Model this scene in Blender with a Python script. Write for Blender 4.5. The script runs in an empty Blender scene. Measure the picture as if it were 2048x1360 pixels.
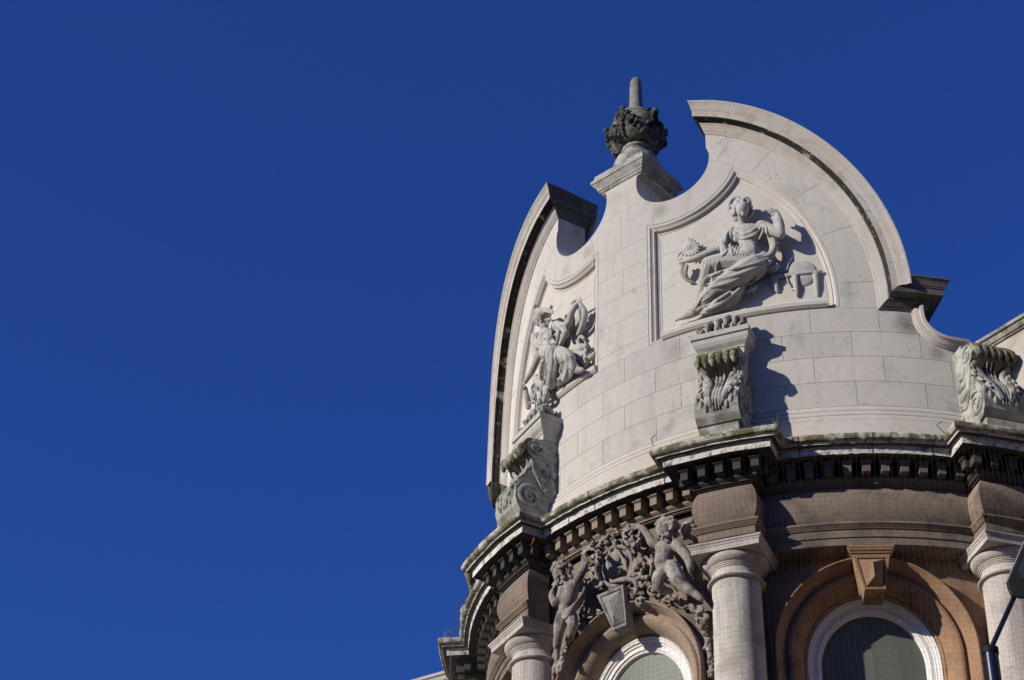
import bpy, bmesh, random
import numpy as np
from math import *
from mathutils import Vector, Matrix
from mathutils.geometry import delaunay_2d_cdt
from mathutils.bvhtree import BVHTree

# ------------------------------------------------------------------ camera
SC = bpy.context.scene
CAM = np.array([0.0, -18.511, -10.081])
CR = np.array([0.984957, 0.170281, 0.029381]); CU = np.array([0.081472, -0.607582, 0.790067])
CF = np.array([-0.152385, 0.775789, 0.612315]); FP = 3873.317
cd = bpy.data.cameras.new('camera'); cam = bpy.data.objects.new('camera', cd)
SC.collection.objects.link(cam)
m = Matrix.Identity(4)
for i in range(3):
    m[i][0] = CR[i]; m[i][1] = CU[i]; m[i][2] = -CF[i]; m[i][3] = CAM[i]
cam.matrix_world = m
cd.sensor_width = 36; cd.lens = FP * 36 / 2048; cd.clip_start = .1; cd.clip_end = 5000
SC.camera = cam

# ------------------------------------------------------------------ light
SUN_AZ, SUN_EL = radians(-55), radians(19)      # azimuth from -Y towards +X
S = Vector((cos(SUN_EL) * sin(SUN_AZ), -cos(SUN_EL) * cos(SUN_AZ), sin(SUN_EL)))
sl = bpy.data.lights.new('sun', 'SUN'); sl.energy = 5; sl.angle = radians(.5); sl.color = (1, .935, .825)
so = bpy.data.objects.new('sun', sl); SC.collection.objects.link(so)
so.rotation_euler = S.to_track_quat('Z', 'Y').to_euler()
w = bpy.data.worlds.new("World"); SC.world = w; w.use_nodes = True
nt = w.node_tree; nt.nodes.clear()
sky = nt.nodes.new('ShaderNodeTexSky'); sky.sky_type = 'NISHITA'; sky.sun_disc = False
sky.sun_elevation = SUN_EL; sky.sun_rotation = atan2(S.x, S.y)
sky.air_density = 1.0; sky.dust_density = 1.0; sky.ozone_density = 4.0; sky.altitude = 300
gm = nt.nodes.new('ShaderNodeGamma'); gm.inputs[1].default_value = 1.0
mx = nt.nodes.new('ShaderNodeMix'); mx.data_type = 'RGBA'; mx.blend_type = 'MULTIPLY'; mx.inputs[0].default_value = 1
mx.inputs[7].default_value = (.29, .535, 1.26, 1)      # deep polarised winter blue
bg = nt.nodes.new('ShaderNodeBackground'); bg.inputs[1].default_value = .082
ow = nt.nodes.new('ShaderNodeOutputWorld')
nt.links.new(sky.outputs[0], gm.inputs[0]); nt.links.new(gm.outputs[0], mx.inputs[6]); nt.links.new(mx.outputs[2], bg.inputs[0]); nt.links.new(bg.outputs[0], ow.inputs[0])
SC.view_settings.view_transform = 'Standard'; SC.view_settings.look = 'None'
SC.view_settings.exposure = .3; SC.view_settings.gamma = 1; SC.view_settings.use_curve_mapping = False

# ------------------------------------------------------------------ helpers
random.seed(4); rng = np.random.default_rng(7)
GZ = -11.68                                        # street level; z = 0 is the top edge of the main cornice
PL, PM, PR, PLL = -0.894, -0.230, 0.428, -1.537    # azimuths of the column axes round the corner drum
COLS = [-2.19, PLL, PL, PM, PR, 1.084]
P0 = -0.562                                        # axis of the pediment
RW, RB = 3.57, 3.21                                # front and back radius of the parapet wall

def W(phi, r, z): return (r * sin(phi), -r * cos(phi), z)
def FR(phi, lat, rad, z): return (rad * sin(phi) + lat * cos(phi), -rad * cos(phi) + lat * sin(phi), z)
def ray(px, py):
    d = CF + (px - 1024) / FP * CR - (py - 680) / FP * CU
    return d / np.linalg.norm(d)
def CY(px, py, r):
    """point of the drum of radius r seen towards a direction"""
    d = ray(px, py); a = d[0]**2 + d[1]**2; b = CAM[0]*d[0] + CAM[1]*d[1]; c = CAM[0]**2 + CAM[1]**2 - r*r
    t = (-b - sqrt(max(b*b - a*c, 0))) / a
    return CAM + t * d
def PD(px, py, dist):                              # point at a given horizontal distance from the viewer
    d = ray(px, py); return CAM + d * dist / hypot(d[0], d[1])

class MB:
    def __init__(s): s.v = []; s.f = []; s.m = []
    def add(s, vs, fs, mi=0):
        o = len(s.v); s.v += [tuple(v) for v in vs]; s.f += [tuple(i + o for i in f) for f in fs]; s.m += [mi] * len(fs)
    def grid(s, rows, closed_u=False, closed_v=False, mi=0, mis=None, rowmi=None):
        n, k = len(rows), len(rows[0]); o = len(s.v)
        for r in rows: s.v += [tuple(p) for p in r]
        for i in range(n if closed_u else n - 1):
            for j in range(k if closed_v else k - 1):
                a, b = o + i * k + j, o + i * k + (j + 1) % k
                c, d = o + ((i + 1) % n) * k + (j + 1) % k, o + ((i + 1) % n) * k + j
                s.f.append((a, b, c, d)); s.m.append(mis[j] if mis else rowmi[i] if rowmi else mi)
    def loft(s, rows, mi=0):                        # closed cross-sections with end caps
        o = len(s.v); k = len(rows[0]); s.grid(rows, False, True, mi)
        s.f.append(tuple(o + j for j in range(k))); s.m.append(mi)
        e = o + (len(rows) - 1) * k; s.f.append(tuple(e + j for j in reversed(range(k)))); s.m.append(mi)
    def box(s, phi, l0, l1, r0, r1, z0, z1, mi=0):
        P = [FR(phi, l, r, z) for z in (z0, z1) for (l, r) in ((l0, r0), (l1, r0), (l1, r1), (l0, r1))]
        s.add(P, [(0, 1, 2, 3), (4, 5, 6, 7), (0, 1, 5, 4), (1, 2, 6, 5), (2, 3, 7, 6), (3, 0, 4, 7)], mi)
    def tube(s, pts, rad, seg=8, mi=0, flat=None, caps=True):
        """swept round (or flattened) tube with rounded ends"""
        pts = [np.array(p, float) for p in pts]
        if not hasattr(rad, '__len__'): rad = [rad] * len(pts)
        rad = list(rad)
        T = []
        for i in range(len(pts)):
            t = pts[min(i + 1, len(pts) - 1)] - pts[max(i - 1, 0)]
            L = np.linalg.norm(t); T.append(t / L if L > 1e-9 else np.array([0, 0, 1.]))
        if caps:
            a, b = pts[0], pts[-1]; ra, rb = rad[0], rad[-1]
            pre = [(a - T[0] * ra * .95, ra * .3), (a - T[0] * ra * .7, ra * .71)]
            post = [(b + T[-1] * rb * .7, rb * .71), (b + T[-1] * rb * .95, rb * .3)]
            pts = [p for p, _ in pre] + pts + [p for p, _ in post]
            rad = [r for _, r in pre] + rad + [r for _, r in post]
            T = [T[0]] * 2 + T + [T[-1]] * 2
        n = np.cross(T[0], [0.31, 0.2, 0.93]); n /= np.linalg.norm(n); rows = []
        for p, t, r in zip(pts, T, rad):
            n = n - t * (n @ t); n /= max(np.linalg.norm(n), 1e-9); b = np.cross(t, n)
            rows.append([p + r * (cos(q) * n + sin(q) * b) for q in np.linspace(0, 2 * pi, seg, endpoint=False)])
        s.loft(rows, mi)
    def ell(s, c, rx, ry=None, rz=None, ax=None, nu=10, nv=8, mi=0):
        ry = rx if ry is None else ry; rz = rx if rz is None else rz
        A = np.eye(3) if ax is None else np.array(ax); rows = []
        for i in range(nv + 1):
            th = pi * (i + .02 if i == 0 else i - .02 if i == nv else i) / nv
            rows.append([np.array(c) + A[0]*rx*sin(th)*cos(q) + A[1]*ry*sin(th)*sin(q) + A[2]*rz*cos(th) for q in np.linspace(0, 2*pi, nu, endpoint=False)])
        s.loft(rows, mi)
    def lathe(s, c, prof, seg=32, mi=0, mis=None, a0=0, a1=2 * pi):
        full = abs(a1 - a0 - 2 * pi) < 1e-6
        rows = [[(c[0] + r * cos(q), c[1] + r * sin(q), z) for (r, z) in prof] for q in np.linspace(a0, a1, seg, endpoint=not full)]
        s.grid(rows, full, False, mi, mis)

def vm(p): return Vector([float(x) for x in p])
def link(name, me, mats, parent=None):
    o = bpy.data.objects.new(name, me); SC.collection.objects.link(o)
    for mt in (mats if isinstance(mats, (list, tuple)) else [mats]): me.materials.append(mt)
    if parent is not None:
        o.parent = parent; bpy.context.view_layer.update(); o.matrix_parent_inverse = parent.matrix_world.inverted()
    return o
def obj(name, mb, mats, parent=None, smooth=0, weld=True):
    me = bpy.data.meshes.new(name); me.from_pydata([tuple(float(c) for c in v) for v in mb.v], [], mb.f)
    if any(mb.m): me.polygons.foreach_set('material_index', mb.m)
    bm = bmesh.new(); bm.from_mesh(me)
    if weld: bmesh.ops.remove_doubles(bm, verts=bm.verts, dist=1e-5)
    bmesh.ops.recalc_face_normals(bm, faces=bm.faces); bm.to_mesh(me); bm.free()
    if smooth:
        me.polygons.foreach_set('use_smooth', [True] * len(me.polygons))
        me.set_sharp_from_angle(angle=radians(smooth))
    return link(name, me, mats, parent)
def empty(name, loc, rz=0):
    o = bpy.data.objects.new(name, None); SC.collection.objects.link(o); o.location = loc; o.rotation_euler = (0, 0, rz)
    o.empty_display_size = .2; bpy.context.view_layer.update(); return o
def tag(o, label=None, cat=None, group=None, kind=None):
    if label: o['label'] = label
    if cat: o['category'] = cat
    if group: o['group'] = group
    if kind: o['kind'] = kind
    return o
def spline(P, n=6):
    P = [np.array(p, float) for p in P]
    if len(P) < 3: return [P[0] + (P[-1] - P[0]) * t for t in np.linspace(0, 1, n + 1)]
    Q = [2 * P[0] - P[1]] + P + [2 * P[-1] - P[-2]]; out = []
    for i in range(1, len(Q) - 2):
        a, b, c, d = Q[i - 1:i + 3]
        for t in np.linspace(0, 1, n, endpoint=False):
            out.append(.5 * (2*b + (c - a)*t + (2*a - 5*b + 4*c - d)*t*t + (3*b - a - 3*c + d)*t**3))
    out.append(P[-1]); return out

# ------------------------------------------------------------------ materials
def N(nt, t, **k):
    n = nt.nodes.new('ShaderNode' + t)
    for a, v in k.items():
        if hasattr(n, a): setattr(n, a, v)
    return n
def inp(n, **k):
    for a, v in k.items(): n.inputs[a.replace('_', ' ')].default_value = v
    return n
def stone(name, base, var=.12, rough=.9, scale=1.0, bump=.25, soot=None, moss=None, pits=0, joint=None, streak=0, crust=None, warm=None, dr=.45, stains=()):
    """weathered stone: mottling in several sizes, pits, dirt, moss, thin joints; all in world metres"""
    mt = bpy.data.materials.new(name); mt.use_nodes = True; nt = mt.node_tree; L = nt.links.new
    bs = nt.nodes['Principled BSDF']; bs.inputs['Roughness'].default_value = rough
    bs.inputs['Specular IOR Level'].default_value = .25; bs.inputs['Diffuse Roughness'].default_value = dr
    geo = N(nt, 'NewGeometry'); pos = geo.outputs['Position']
    def noise(sc, det=5, rg=.6, vec=None, dist=0):
        n = inp(N(nt, 'TexNoise'), Scale=sc * scale, Detail=det, Roughness=rg, Distortion=dist); L(vec or pos, n.inputs['Vector']); return n.outputs['Fac']
    def ramp(fac, a, b, ca=0.0, cb=1.0):
        r = N(nt, 'MapRange'); r.clamp = True; inp(r, From_Min=a, From_Max=b, To_Min=ca, To_Max=cb); L(fac, r.inputs['Value']); return r.outputs[0]
    def math(op, a, b=None):
        q = N(nt, 'Math', operation=op)
        for i, x in enumerate((a, b)):
            if x is None: continue
            if isinstance(x, (int, float)): q.inputs[i].default_value = x
            else: L(x, q.inputs[i])
        return q.outputs[0]
    def mix(fac, a, b, mode='MIX'):
        q = N(nt, 'Mix', data_type='RGBA', blend_type=mode)
        if isinstance(fac, (int, float)): q.inputs[0].default_value = fac
        else: L(fac, q.inputs[0])
        for i, x in ((6, a), (7, b)):
            if isinstance(x, (tuple, list)): q.inputs[i].default_value = (*x[:3], 1)
            else: L(x, q.inputs[i])
        return q.outputs[2]
    c = mix(ramp(noise(1.1, 4), .3, .7), tuple(x * (1 - var) for x in base), tuple(min(x * (1 + var * .6), 1) for x in base))
    if warm: c = mix(ramp(noise(2.3, 5), .45, .75), c, warm)
    c = mix(ramp(noise(14, 6, .7), .35, .75), c, tuple(x * (1 - var * 1.3) for x in base))
    c = mix(ramp(noise(90, 3, .6), .3, .8, 0, .35), c, tuple(x * .72 for x in base))
    mp = N(nt, 'Mapping'); mp.inputs['Scale'].default_value = (1, 1, .12); L(pos, mp.inputs['Vector'])
    if streak: c = mix(ramp(noise(9, 5, .65, mp.outputs[0]), .5, .72, 0, streak), c, tuple(x * .45 for x in base))
    if pits:
        m2 = N(nt, 'Mapping'); m2.inputs['Scale'].default_value = (1, 1, .55); m2.inputs['Rotation'].default_value = (.4, .5, .2); L(pos, m2.inputs['Vector'])
        vo = inp(N(nt, 'TexVoronoi'), Scale=21 * scale, Randomness=1.0); L(m2.outputs[0], vo.inputs['Vector'])
        sel = ramp(noise(2.6, 4, .6), .53, .62); pp = math('MULTIPLY', ramp(vo.outputs['Distance'], .14, .26, 1, 0), sel)
        c = mix(math('MULTIPLY', pp, pits), c, tuple(x * .3 for x in base))
    if soot:
        c = mix(ramp(noise(soot[1], 6, .68), soot[2], soot[2] + .14, 0, soot[3]), c, soot[0])
    for (sx, sy, sz, sr, sk, scol) in stains:           # single stains where water runs down
        vd = N(nt, 'VectorMath', operation='DISTANCE'); vd.inputs[1].default_value = (sx, sy, sz); L(pos, vd.inputs[0])
        c = mix(math('MULTIPLY', ramp(math('ADD', vd.outputs['Value'], math('MULTIPLY', noise(7, 5), sr * .8)), sr * .7, sr * 1.5, sk, 0), ramp(noise(16, 5, .7), .25, .6, .4, 1)), c, scol)
    if crust:      # black sulphate crust: (colour, threshold)
        c = mix(ramp(noise(5, 7, .7, None, .4), crust[1], crust[1] + .08), c, crust[0])
    if moss:
        c = mix(math('MULTIPLY', ramp(noise(7, 6, .7), moss[1], moss[1] + .12), moss[2]), c, mix(noise(20, 3), moss[0], (moss[0][0]*1.6, moss[0][1]*1.5, moss[0][2]*1.3)))
    if joint:
        sp = N(nt, 'SeparateXYZ'); L(pos, sp.inputs[0])
        an = math('MULTIPLY', math('ARCTAN2', sp.outputs[0], math('MULTIPLY', sp.outputs[1], -1)), joint[0])
        cb = N(nt, 'CombineXYZ'); L(an, cb.inputs[0]); L(math('SUBTRACT', sp.outputs[2], joint[3]), cb.inputs[1])
        br = N(nt, 'TexBrick'); br.offset = .43; inp(br, Scale=1, Mortar_Size=.003, Mortar_Smooth=.3, Brick_Width=joint[1], Row_Height=joint[2], Bias=0)
        br.inputs['Color1'].default_value = (1, 1, 1, 1); br.inputs['Color2'].default_value = (.885, .885, .89, 1)
        L(cb.outputs[0], br.inputs['Vector']); lo = math('LESS_THAN', sp.outputs[2], joint[4])
        c = mix(math('MULTIPLY', lo, .7), c, br.outputs['Color'], 'MULTIPLY')
        c = mix(math('MULTIPLY', math('MULTIPLY', br.outputs['Fac'], lo), ramp(noise(4, 4), .35, .6, .08, .26)), c, tuple(x * .35 for x in base))
    L(c, bs.inputs['Base Color'])
    bp_ = N(nt, 'Bump'); bp_.inputs['Strength'].default_value = bump; bp_.inputs['Distance'].default_value = .01
    L(math('ADD', noise(35, 6, .7), math('MULTIPLY', noise(160, 2, .5), .4)), bp_.inputs['Height']); L(bp_.outputs[0], bs.inputs['Normal'])
    return mt
def plain(name, col, rough=.5, metal=0, spec=.5):
    mt = bpy.data.materials.new(name); mt.use_nodes = True; nt = mt.node_tree; b = nt.nodes['Principled BSDF']
    n = inp(N(nt, 'TexNoise'), Scale=25, Detail=5); g = N(nt, 'NewGeometry'); nt.links.new(g.outputs['Position'], n.inputs['Vector'])
    q = N(nt, 'Mix', data_type='RGBA'); q.inputs[6].default_value = (*[x * .82 for x in col], 1); q.inputs[7].default_value = (*[min(1, x * 1.15) for x in col], 1)
    nt.links.new(n.outputs['Fac'], q.inputs[0]); nt.links.new(q.outputs[2], b.inputs['Base Color'])
    r = N(nt, 'MapRange'); inp(r, To_Min=rough * .8, To_Max=min(1, rough * 1.25)); nt.links.new(n.outputs['Fac'], r.inputs['Value']); nt.links.new(r.outputs[0], b.inputs['Roughness'])
    b.inputs['Metallic'].default_value = metal; b.inputs['Specular IOR Level'].default_value = spec
    return mt
PORT = (.645, .605, .545)
DIRT = (.035, .032, .028)
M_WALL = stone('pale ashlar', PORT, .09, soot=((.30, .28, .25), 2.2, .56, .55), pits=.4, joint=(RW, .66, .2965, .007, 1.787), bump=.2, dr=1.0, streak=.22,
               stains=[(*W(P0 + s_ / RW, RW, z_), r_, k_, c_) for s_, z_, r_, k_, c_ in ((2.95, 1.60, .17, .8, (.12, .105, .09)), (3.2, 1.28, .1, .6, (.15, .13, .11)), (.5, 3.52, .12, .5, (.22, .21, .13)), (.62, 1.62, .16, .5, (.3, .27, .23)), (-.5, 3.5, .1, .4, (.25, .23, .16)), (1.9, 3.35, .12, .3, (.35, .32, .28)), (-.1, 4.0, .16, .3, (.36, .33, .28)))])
M_PLAIN = stone('pale limestone', PORT, .1, dr=.9, soot=((.32, .30, .27), 4, .6, .55), pits=.3, bump=.22, warm=(.58, .49, .41))
M_JOINT = plain('mortar joint', (.30, .265, .23), .95)
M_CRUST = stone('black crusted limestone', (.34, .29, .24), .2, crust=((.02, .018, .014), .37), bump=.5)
M_PED = stone('stained cornice limestone', (.60, .555, .495), .12, soot=((.30, .27, .235), 5, .56, .65), warm=(.56, .43, .32), bump=.25, streak=.35, dr=.9)
M_KNEEL = stone('soot and shade kneeler stone', (.15, .14, .125), .25, soot=((.04, .037, .033), 3, .5, .7), bump=.4, streak=.4)  # soot plus the moulding's cast shade, both put into the colour
M_CARVE = stone('carved limestone', (.43, .405, .365), .14, soot=((.20, .19, .17), 7, .52, .55), bump=.3, dr=.35)
M_CON = stone('weathered console stone', (.41, .39, .345), .18, soot=((.13, .13, .11), 5, .47, .75), moss=((.07, .07, .025), .53, .8), streak=.5, bump=.4)
M_MOSS = stone('mossy stone', (.36, .34, .28), .2, moss=((.055, .055, .017), .42, .92), soot=((.06, .058, .045), 8, .5, .7), bump=.6)
M_CYMA = stone('lichened cornice stone', (.52, .48, .41), .2, moss=((.075, .07, .02), .43, .9), soot=((.1, .095, .085), 9, .54, .75), bump=.7, streak=.5)
M_CORONA = stone('flaking corona stone', (.66, .62, .56), .2, soot=((.06, .055, .05), 16, .51, .9), bump=.8)
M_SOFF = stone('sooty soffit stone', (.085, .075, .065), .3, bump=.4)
M_BROWN = stone('brown sandstone', (.235, .18, .138), .22, soot=((.075, .065, .057), 2.2, .47, .75), warm=(.34, .22, .15), bump=.25, streak=.4)
M_ORANGE = stone('orange brown sandstone', (.33, .20, .118), .2, soot=((.10, .07, .052), 2.4, .5, .7), warm=(.47, .27, .15), bump=.22, streak=.3)
M_SOOT = stone('soot blackened sandstone', (.068, .06, .053), .25, bump=.4)
M_GREYB = stone('grimy brown sandstone', (.15, .125, .105), .25, soot=((.05, .045, .04), 4, .5, .8), bump=.35)
M_BLOCK = stone('tan sandstone', (.30, .235, .185), .15, soot=((.12, .10, .085), 3, .55, .6), bump=.3)
M_TAN = stone('greyed sandstone', (.36, .27, .20), .18, soot=((.16, .125, .10), 2.5, .5, .6), warm=(.46, .32, .22), bump=.22, streak=.3)
M_COL = stone('pale column stone', (.53, .48, .43), .1, soot=((.26, .23, .20), 3, .5, .6), streak=.7, bump=.25)
M_CHERUB = stone('sooty carved sandstone', (.27, .23, .20), .2, soot=((.05, .044, .04), 6, .50, .85), warm=(.52, .49, .455), bump=.4, dr=.2)
M_URN = stone('blackened urn stone', (.27, .25, .21), .3, soot=((.03, .028, .023), 5, .44, .9), moss=((.08, .08, .02), .62, .5), bump=.6)
M_GARL = stone('blackened garland stone', (.16, .15, .125), .3, soot=((.02, .019, .016), 5, .42, .95), bump=.5)
M_WHITE = stone('white painted frame', (.74, .71, .68), .06, soot=((.42, .39, .36), 7, .62, .6), bump=.08, rough=.6)
M_PANE = plain('grey green boarded pane', (.105, .112, .094), .5, 0, .25)
M_NAVY = plain('dark blue paint', (.006, .008, .018), .25)
M_LAMP = plain('grey lamp casing', (.007, .0075, .009), .65, 0, .12)
M_LEDGE = plain('pale lamp rim', (.12, .125, .135), .5, 0, .3)
M_NET = plain('net cord', (.03, .027, .025), .9)
M_SPIKE = stone('weathered spike stone', (.27, .255, .215), .2, soot=((.10, .095, .08), 7, .5, .6), moss=((.09, .09, .03), .6, .5), bump=.5, dr=.3)
M_STREET = plain('asphalt', (.05, .048, .045), .9)
M_PAVE = plain('paving', (.12, .115, .11), .85)
M_GRASS = plain('dry grass', (.16, .15, .06), .8); M_WIRE = plain('wire', (.06, .06, .06), .5, .8); M_RED = plain('red plastic', (.35, .01, .015), .5)

# ------------------------------------------------------------------ street
mb = MB(); mb.add([(-1500, -1500, GZ), (1500, -1500, GZ), (1500, 1500, GZ), (-1500, 1500, GZ)], [(0, 1, 2, 3)])
tag(obj('street', mb, M_STREET), kind='structure')
mb = MB()
mb.lathe((0, 0), [(3, GZ + .13), (8.5, GZ + .13), (8.5, GZ)], 64)
tag(obj('pavement', mb, M_PAVE), kind='structure')

# ------------------------------------------------------------------ the corner building
B = empty('corner_building', (0, 0, GZ))
tag(B, 'round stone corner building with a broken curved pediment, brown arched upper storey and columns', 'building')
SP = lambda s, r, z: W(P0 + s / RW, r, z)           # unrolled pediment coordinates (arc length, radius, height)
ZC, RI = 1.93, 2.667                                # pediment arc: centre height and inner radius
NC, NR = (.645, 4.06), .44                          # circular notch beside the pier
ST, SE, ZK = 1.055, 3.10, 1.755                     # gap tip, kneeler end, kneeler foot
SCP = (3.33, 1.68)                                  # scoop below the kneeler
def arcpts(c, r, a0, a1, n): return [(c[0] + r * cos(a), c[1] + r * sin(a)) for a in np.linspace(a0, a1, n)]

def half_outline():
    P = [(.288, 4.22), (.288, 4.185), (.262, 4.175)]
    P += arcpts(NC, NR, radians(166), radians(373), 26)
    P += [(ST, 4.19)]
    a0 = asin(ST / 2.88)
    P += [(2.88 * sin(a), ZC + 2.88 * cos(a)) for a in np.linspace(a0, pi / 2, 34)]
    P += [(2.88, 1.99), (SE, 1.99), (SE, ZK), (2.995, ZK)]
    P += arcpts(SCP, .335, pi, 1.5 * pi, 12) + [(3.57, 1.345), (3.57, .05)]
    return P
OUT = half_outline(); OUT = OUT + [(-s, z) for s, z in reversed(OUT)]

def panel_path(t):
    """outline of the sunk panel (right half), inset by t, always the same number of points"""
    zb = 1.80 + .6 * min(t, .07); sl = .332 + t; rn, ra = .73 + t, 2.31 - t
    P = [(sl, z) for z in np.linspace(zb, NC[1] - sqrt(rn**2 - (NC[0] - sl)**2), 14)]
    # meeting point of the two curves
    a = radians(-30)
    for _ in range(60):
        x, z = NC[0] + rn * cos(a), NC[1] + rn * sin(a); d = hypot(x, z - ZC) - ra; a -= d * .8
        if abs(d) < 1e-7: break
    aa = atan2(P[-1][1] - NC[1], P[-1][0] - NC[0])
    P += [(NC[0] + rn * cos(q), NC[1] + rn * sin(q)) for q in np.linspace(aa, a if a > aa else a + 2 * pi, 24)[1:]]
    b0 = atan2(P[-1][1] - ZC, P[-1][0]); b1 = asin((zb - ZC) / ra)
    P += [(ra * cos(q), ZC + ra * sin(q)) for q in np.linspace(b0, b1, 34)[1:]]
    P += [(s, zb) for s in np.linspace(P[-1][0], sl, 16)[1:-1]]
    return P
def inside(p, poly):
    x, y = p; c = False; j = len(poly) - 1
    for i in range(len(poly)):
        a, b = poly[i], poly[j]
        if (a[1] > y) != (b[1] > y) and x < (b[0] - a[0]) * (y - a[1]) / (b[1] - a[1]) + a[0]: c = not c
        j = i
    return c
def fill(mbx, outer, holes, r, mi=0, ds=.11, dz=.2):
    vs, es = [], []
    for lp in [outer] + holes:
        o = len(vs); vs += [Vector(p) for p in lp]; es += [(o + i, o + (i + 1) % len(lp)) for i in range(len(lp))]
    ok = lambda p: inside(p, outer) and not any(inside(p, h) for h in holes)
    xs = [p[0] for p in outer]; zs = [p[1] for p in outer]
    for x in np.arange(min(xs) + ds / 2, max(xs), ds):
        for z in np.arange(min(zs) + dz / 2, max(zs), dz):
            if ok((x, z)): vs.append(Vector((x, z)))
    V, E, F = delaunay_2d_cdt(vs, es, [], 0, 1e-6)[:3]
    F = [f for f in F if ok((sum(V[i][0] for i in f) / len(f), sum(V[i][1] for i in f) / len(f)))]
    mbx.add([SP(v[0], r, v[1]) for v in V], F, mi)

PT = [(0, 0), (.004, -.012), (.009, 0), (.036, 0), (.042, -.012), (.055, -.028), (.062, -.034), (.062, -.026), (.072, -.026), (.073, -.062), (.1, -.066), (.104, -.075), (.108, -.068)]
holes = [panel_path(0), [(-s, z) for s, z in panel_path(0)]]
wall = MB()
fill(wall, OUT, holes, RW); fill(wall, OUT, [], RB, ds=.3, dz=.4)
def densify(P, d=.12):
    out = []
    for i in range(len(P)):
        a, b = P[i], P[(i + 1) % len(P)]; k = max(1, int(hypot(b[0]-a[0], b[1]-a[1]) / d))
        out += [(a[0] + (b[0]-a[0]) * t / k, a[1] + (b[1]-a[1]) * t / k) for t in range(k)]
    return out
DO = densify(OUT)
wall.grid([[SP(s, r, z) for s, z in DO] for r in (RW, RB)], False, True)
for sg in (1, -1):
    wall.grid([[SP(sg * s, RW + d, z) for s, z in panel_path(t)] for t, d in PT], False, True, 1)
    fill(wall, [(sg * s, z) for s, z in panel_path(PT[-1][0])], [], RW + PT[-1][1], 1, .07, .12)
# joints of the ashlar traced as thin mortar lines (material 2)
def joint(P, r=RW + .0015, wd=.004):
    Q = []
    for a, b in zip(P[:-1], P[1:]):
        k = max(1, int(hypot(b[0]-a[0], b[1]-a[1]) / .08)); Q += [(a[0] + (b[0]-a[0]) * t / k, a[1] + (b[1]-a[1]) * t / k) for t in range(k)]
    Q.append(P[-1]); Q = [(s + random.uniform(-.0015, .0015), z + random.uniform(-.0015, .0015)) for s, z in Q]
    dx, dz = P[-1][0] - P[0][0], P[-1][1] - P[0][1]; L = hypot(dx, dz); nx, nz = -dz / L * wd / 2, dx / L * wd / 2
    wall.grid([[SP(s + nx, r, z + nz) for s, z in Q], [SP(s - nx, r, z - nz) for s, z in Q]], mi=2)
for z in (2.29, 2.61, 2.937, 3.239, 3.764): joint([(-.33 if z < 3.6 else -.26, z), (.33 if z < 3.6 else .26, z)])
for z0, z1, s in ((1.93, 2.29, .0), (2.61, 2.937, .02), (3.239, 3.764, .0), (2.937, 3.239, -.12)): joint([(s, z0), (s, z1)])
joint([(-.332, 1.93), (.332, 1.93)], wd=.006)
for sg in (1, -1):
    joint([(sg * .43, 3.27), (sg * .40, 3.42), (sg * .44, 3.64)], wd=.008)
    joint([(sg * .455, 1.84), (sg * .455, 3.2)], RW - .064, .007)
    joint([(sg * .332, 1.8), (sg * .332, 3.38)], wd=.007)
    for a in (30, 41, 56, 70, 86): joint([(sg * 2.32 * sin(radians(a)), ZC + 2.32 * cos(radians(a))), (sg * RI * sin(radians(a)), ZC + RI * cos(radians(a)))])
    joint([(sg * 1.09, 4.0), (sg * 1.35, 3.83)])
    for z0, s0, s1 in ((2.5, .45, .62), (2.95, .45, .8), (2.75, 1.5, 2.1)): joint([(sg * s0, z0), (sg * s1, z0 + .01)], RW - .066)
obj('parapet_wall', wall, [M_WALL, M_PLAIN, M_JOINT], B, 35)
mb = MB()                                           # thicker back of the pier
mb.add([FR(P0, l, r, z) for z in (3.4, 4.171) for l, r in ((-.2, 3.0), (.2, 3.0), (.2, 3.3), (-.2, 3.3))],
       [(0, 1, 2, 3), (4, 5, 6, 7), (0, 1, 5, 4), (1, 2, 6, 5), (2, 3, 7, 6), (3, 0, 4, 7)])
mb.box(P0, -.288, .288, 2.995, 3.4, 4.17, 4.223)
obj('pier_back', mb, M_PLAIN, B)
# pier cap
mb = MB()
CAPL = [(4.19, .29, 0), (4.205, .30, .01), (4.22, .30, .01), (4.225, .31, .02), (4.245, .312, .022), (4.27, .33, .04), (4.30, .352, .06), (4.31, .355, .063), (4.312, .366, .073), (4.355, .368, .075), (4.36, .34, .05), (4.43, .335, .045), (4.44, .3, .0)]
mb.loft([[FR(P0, sx * l, (3.29 + .285 + e) if f else (3.29 - .285 - e), z) for sx, f in ((-1, 1), (1, 1), (1, 0), (-1, 0))] for z, l, e in CAPL])
obj('pier_cap', mb, M_CON, B)

M_OPEN = plain('open joint', (.05, .045, .038), .95)
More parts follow.
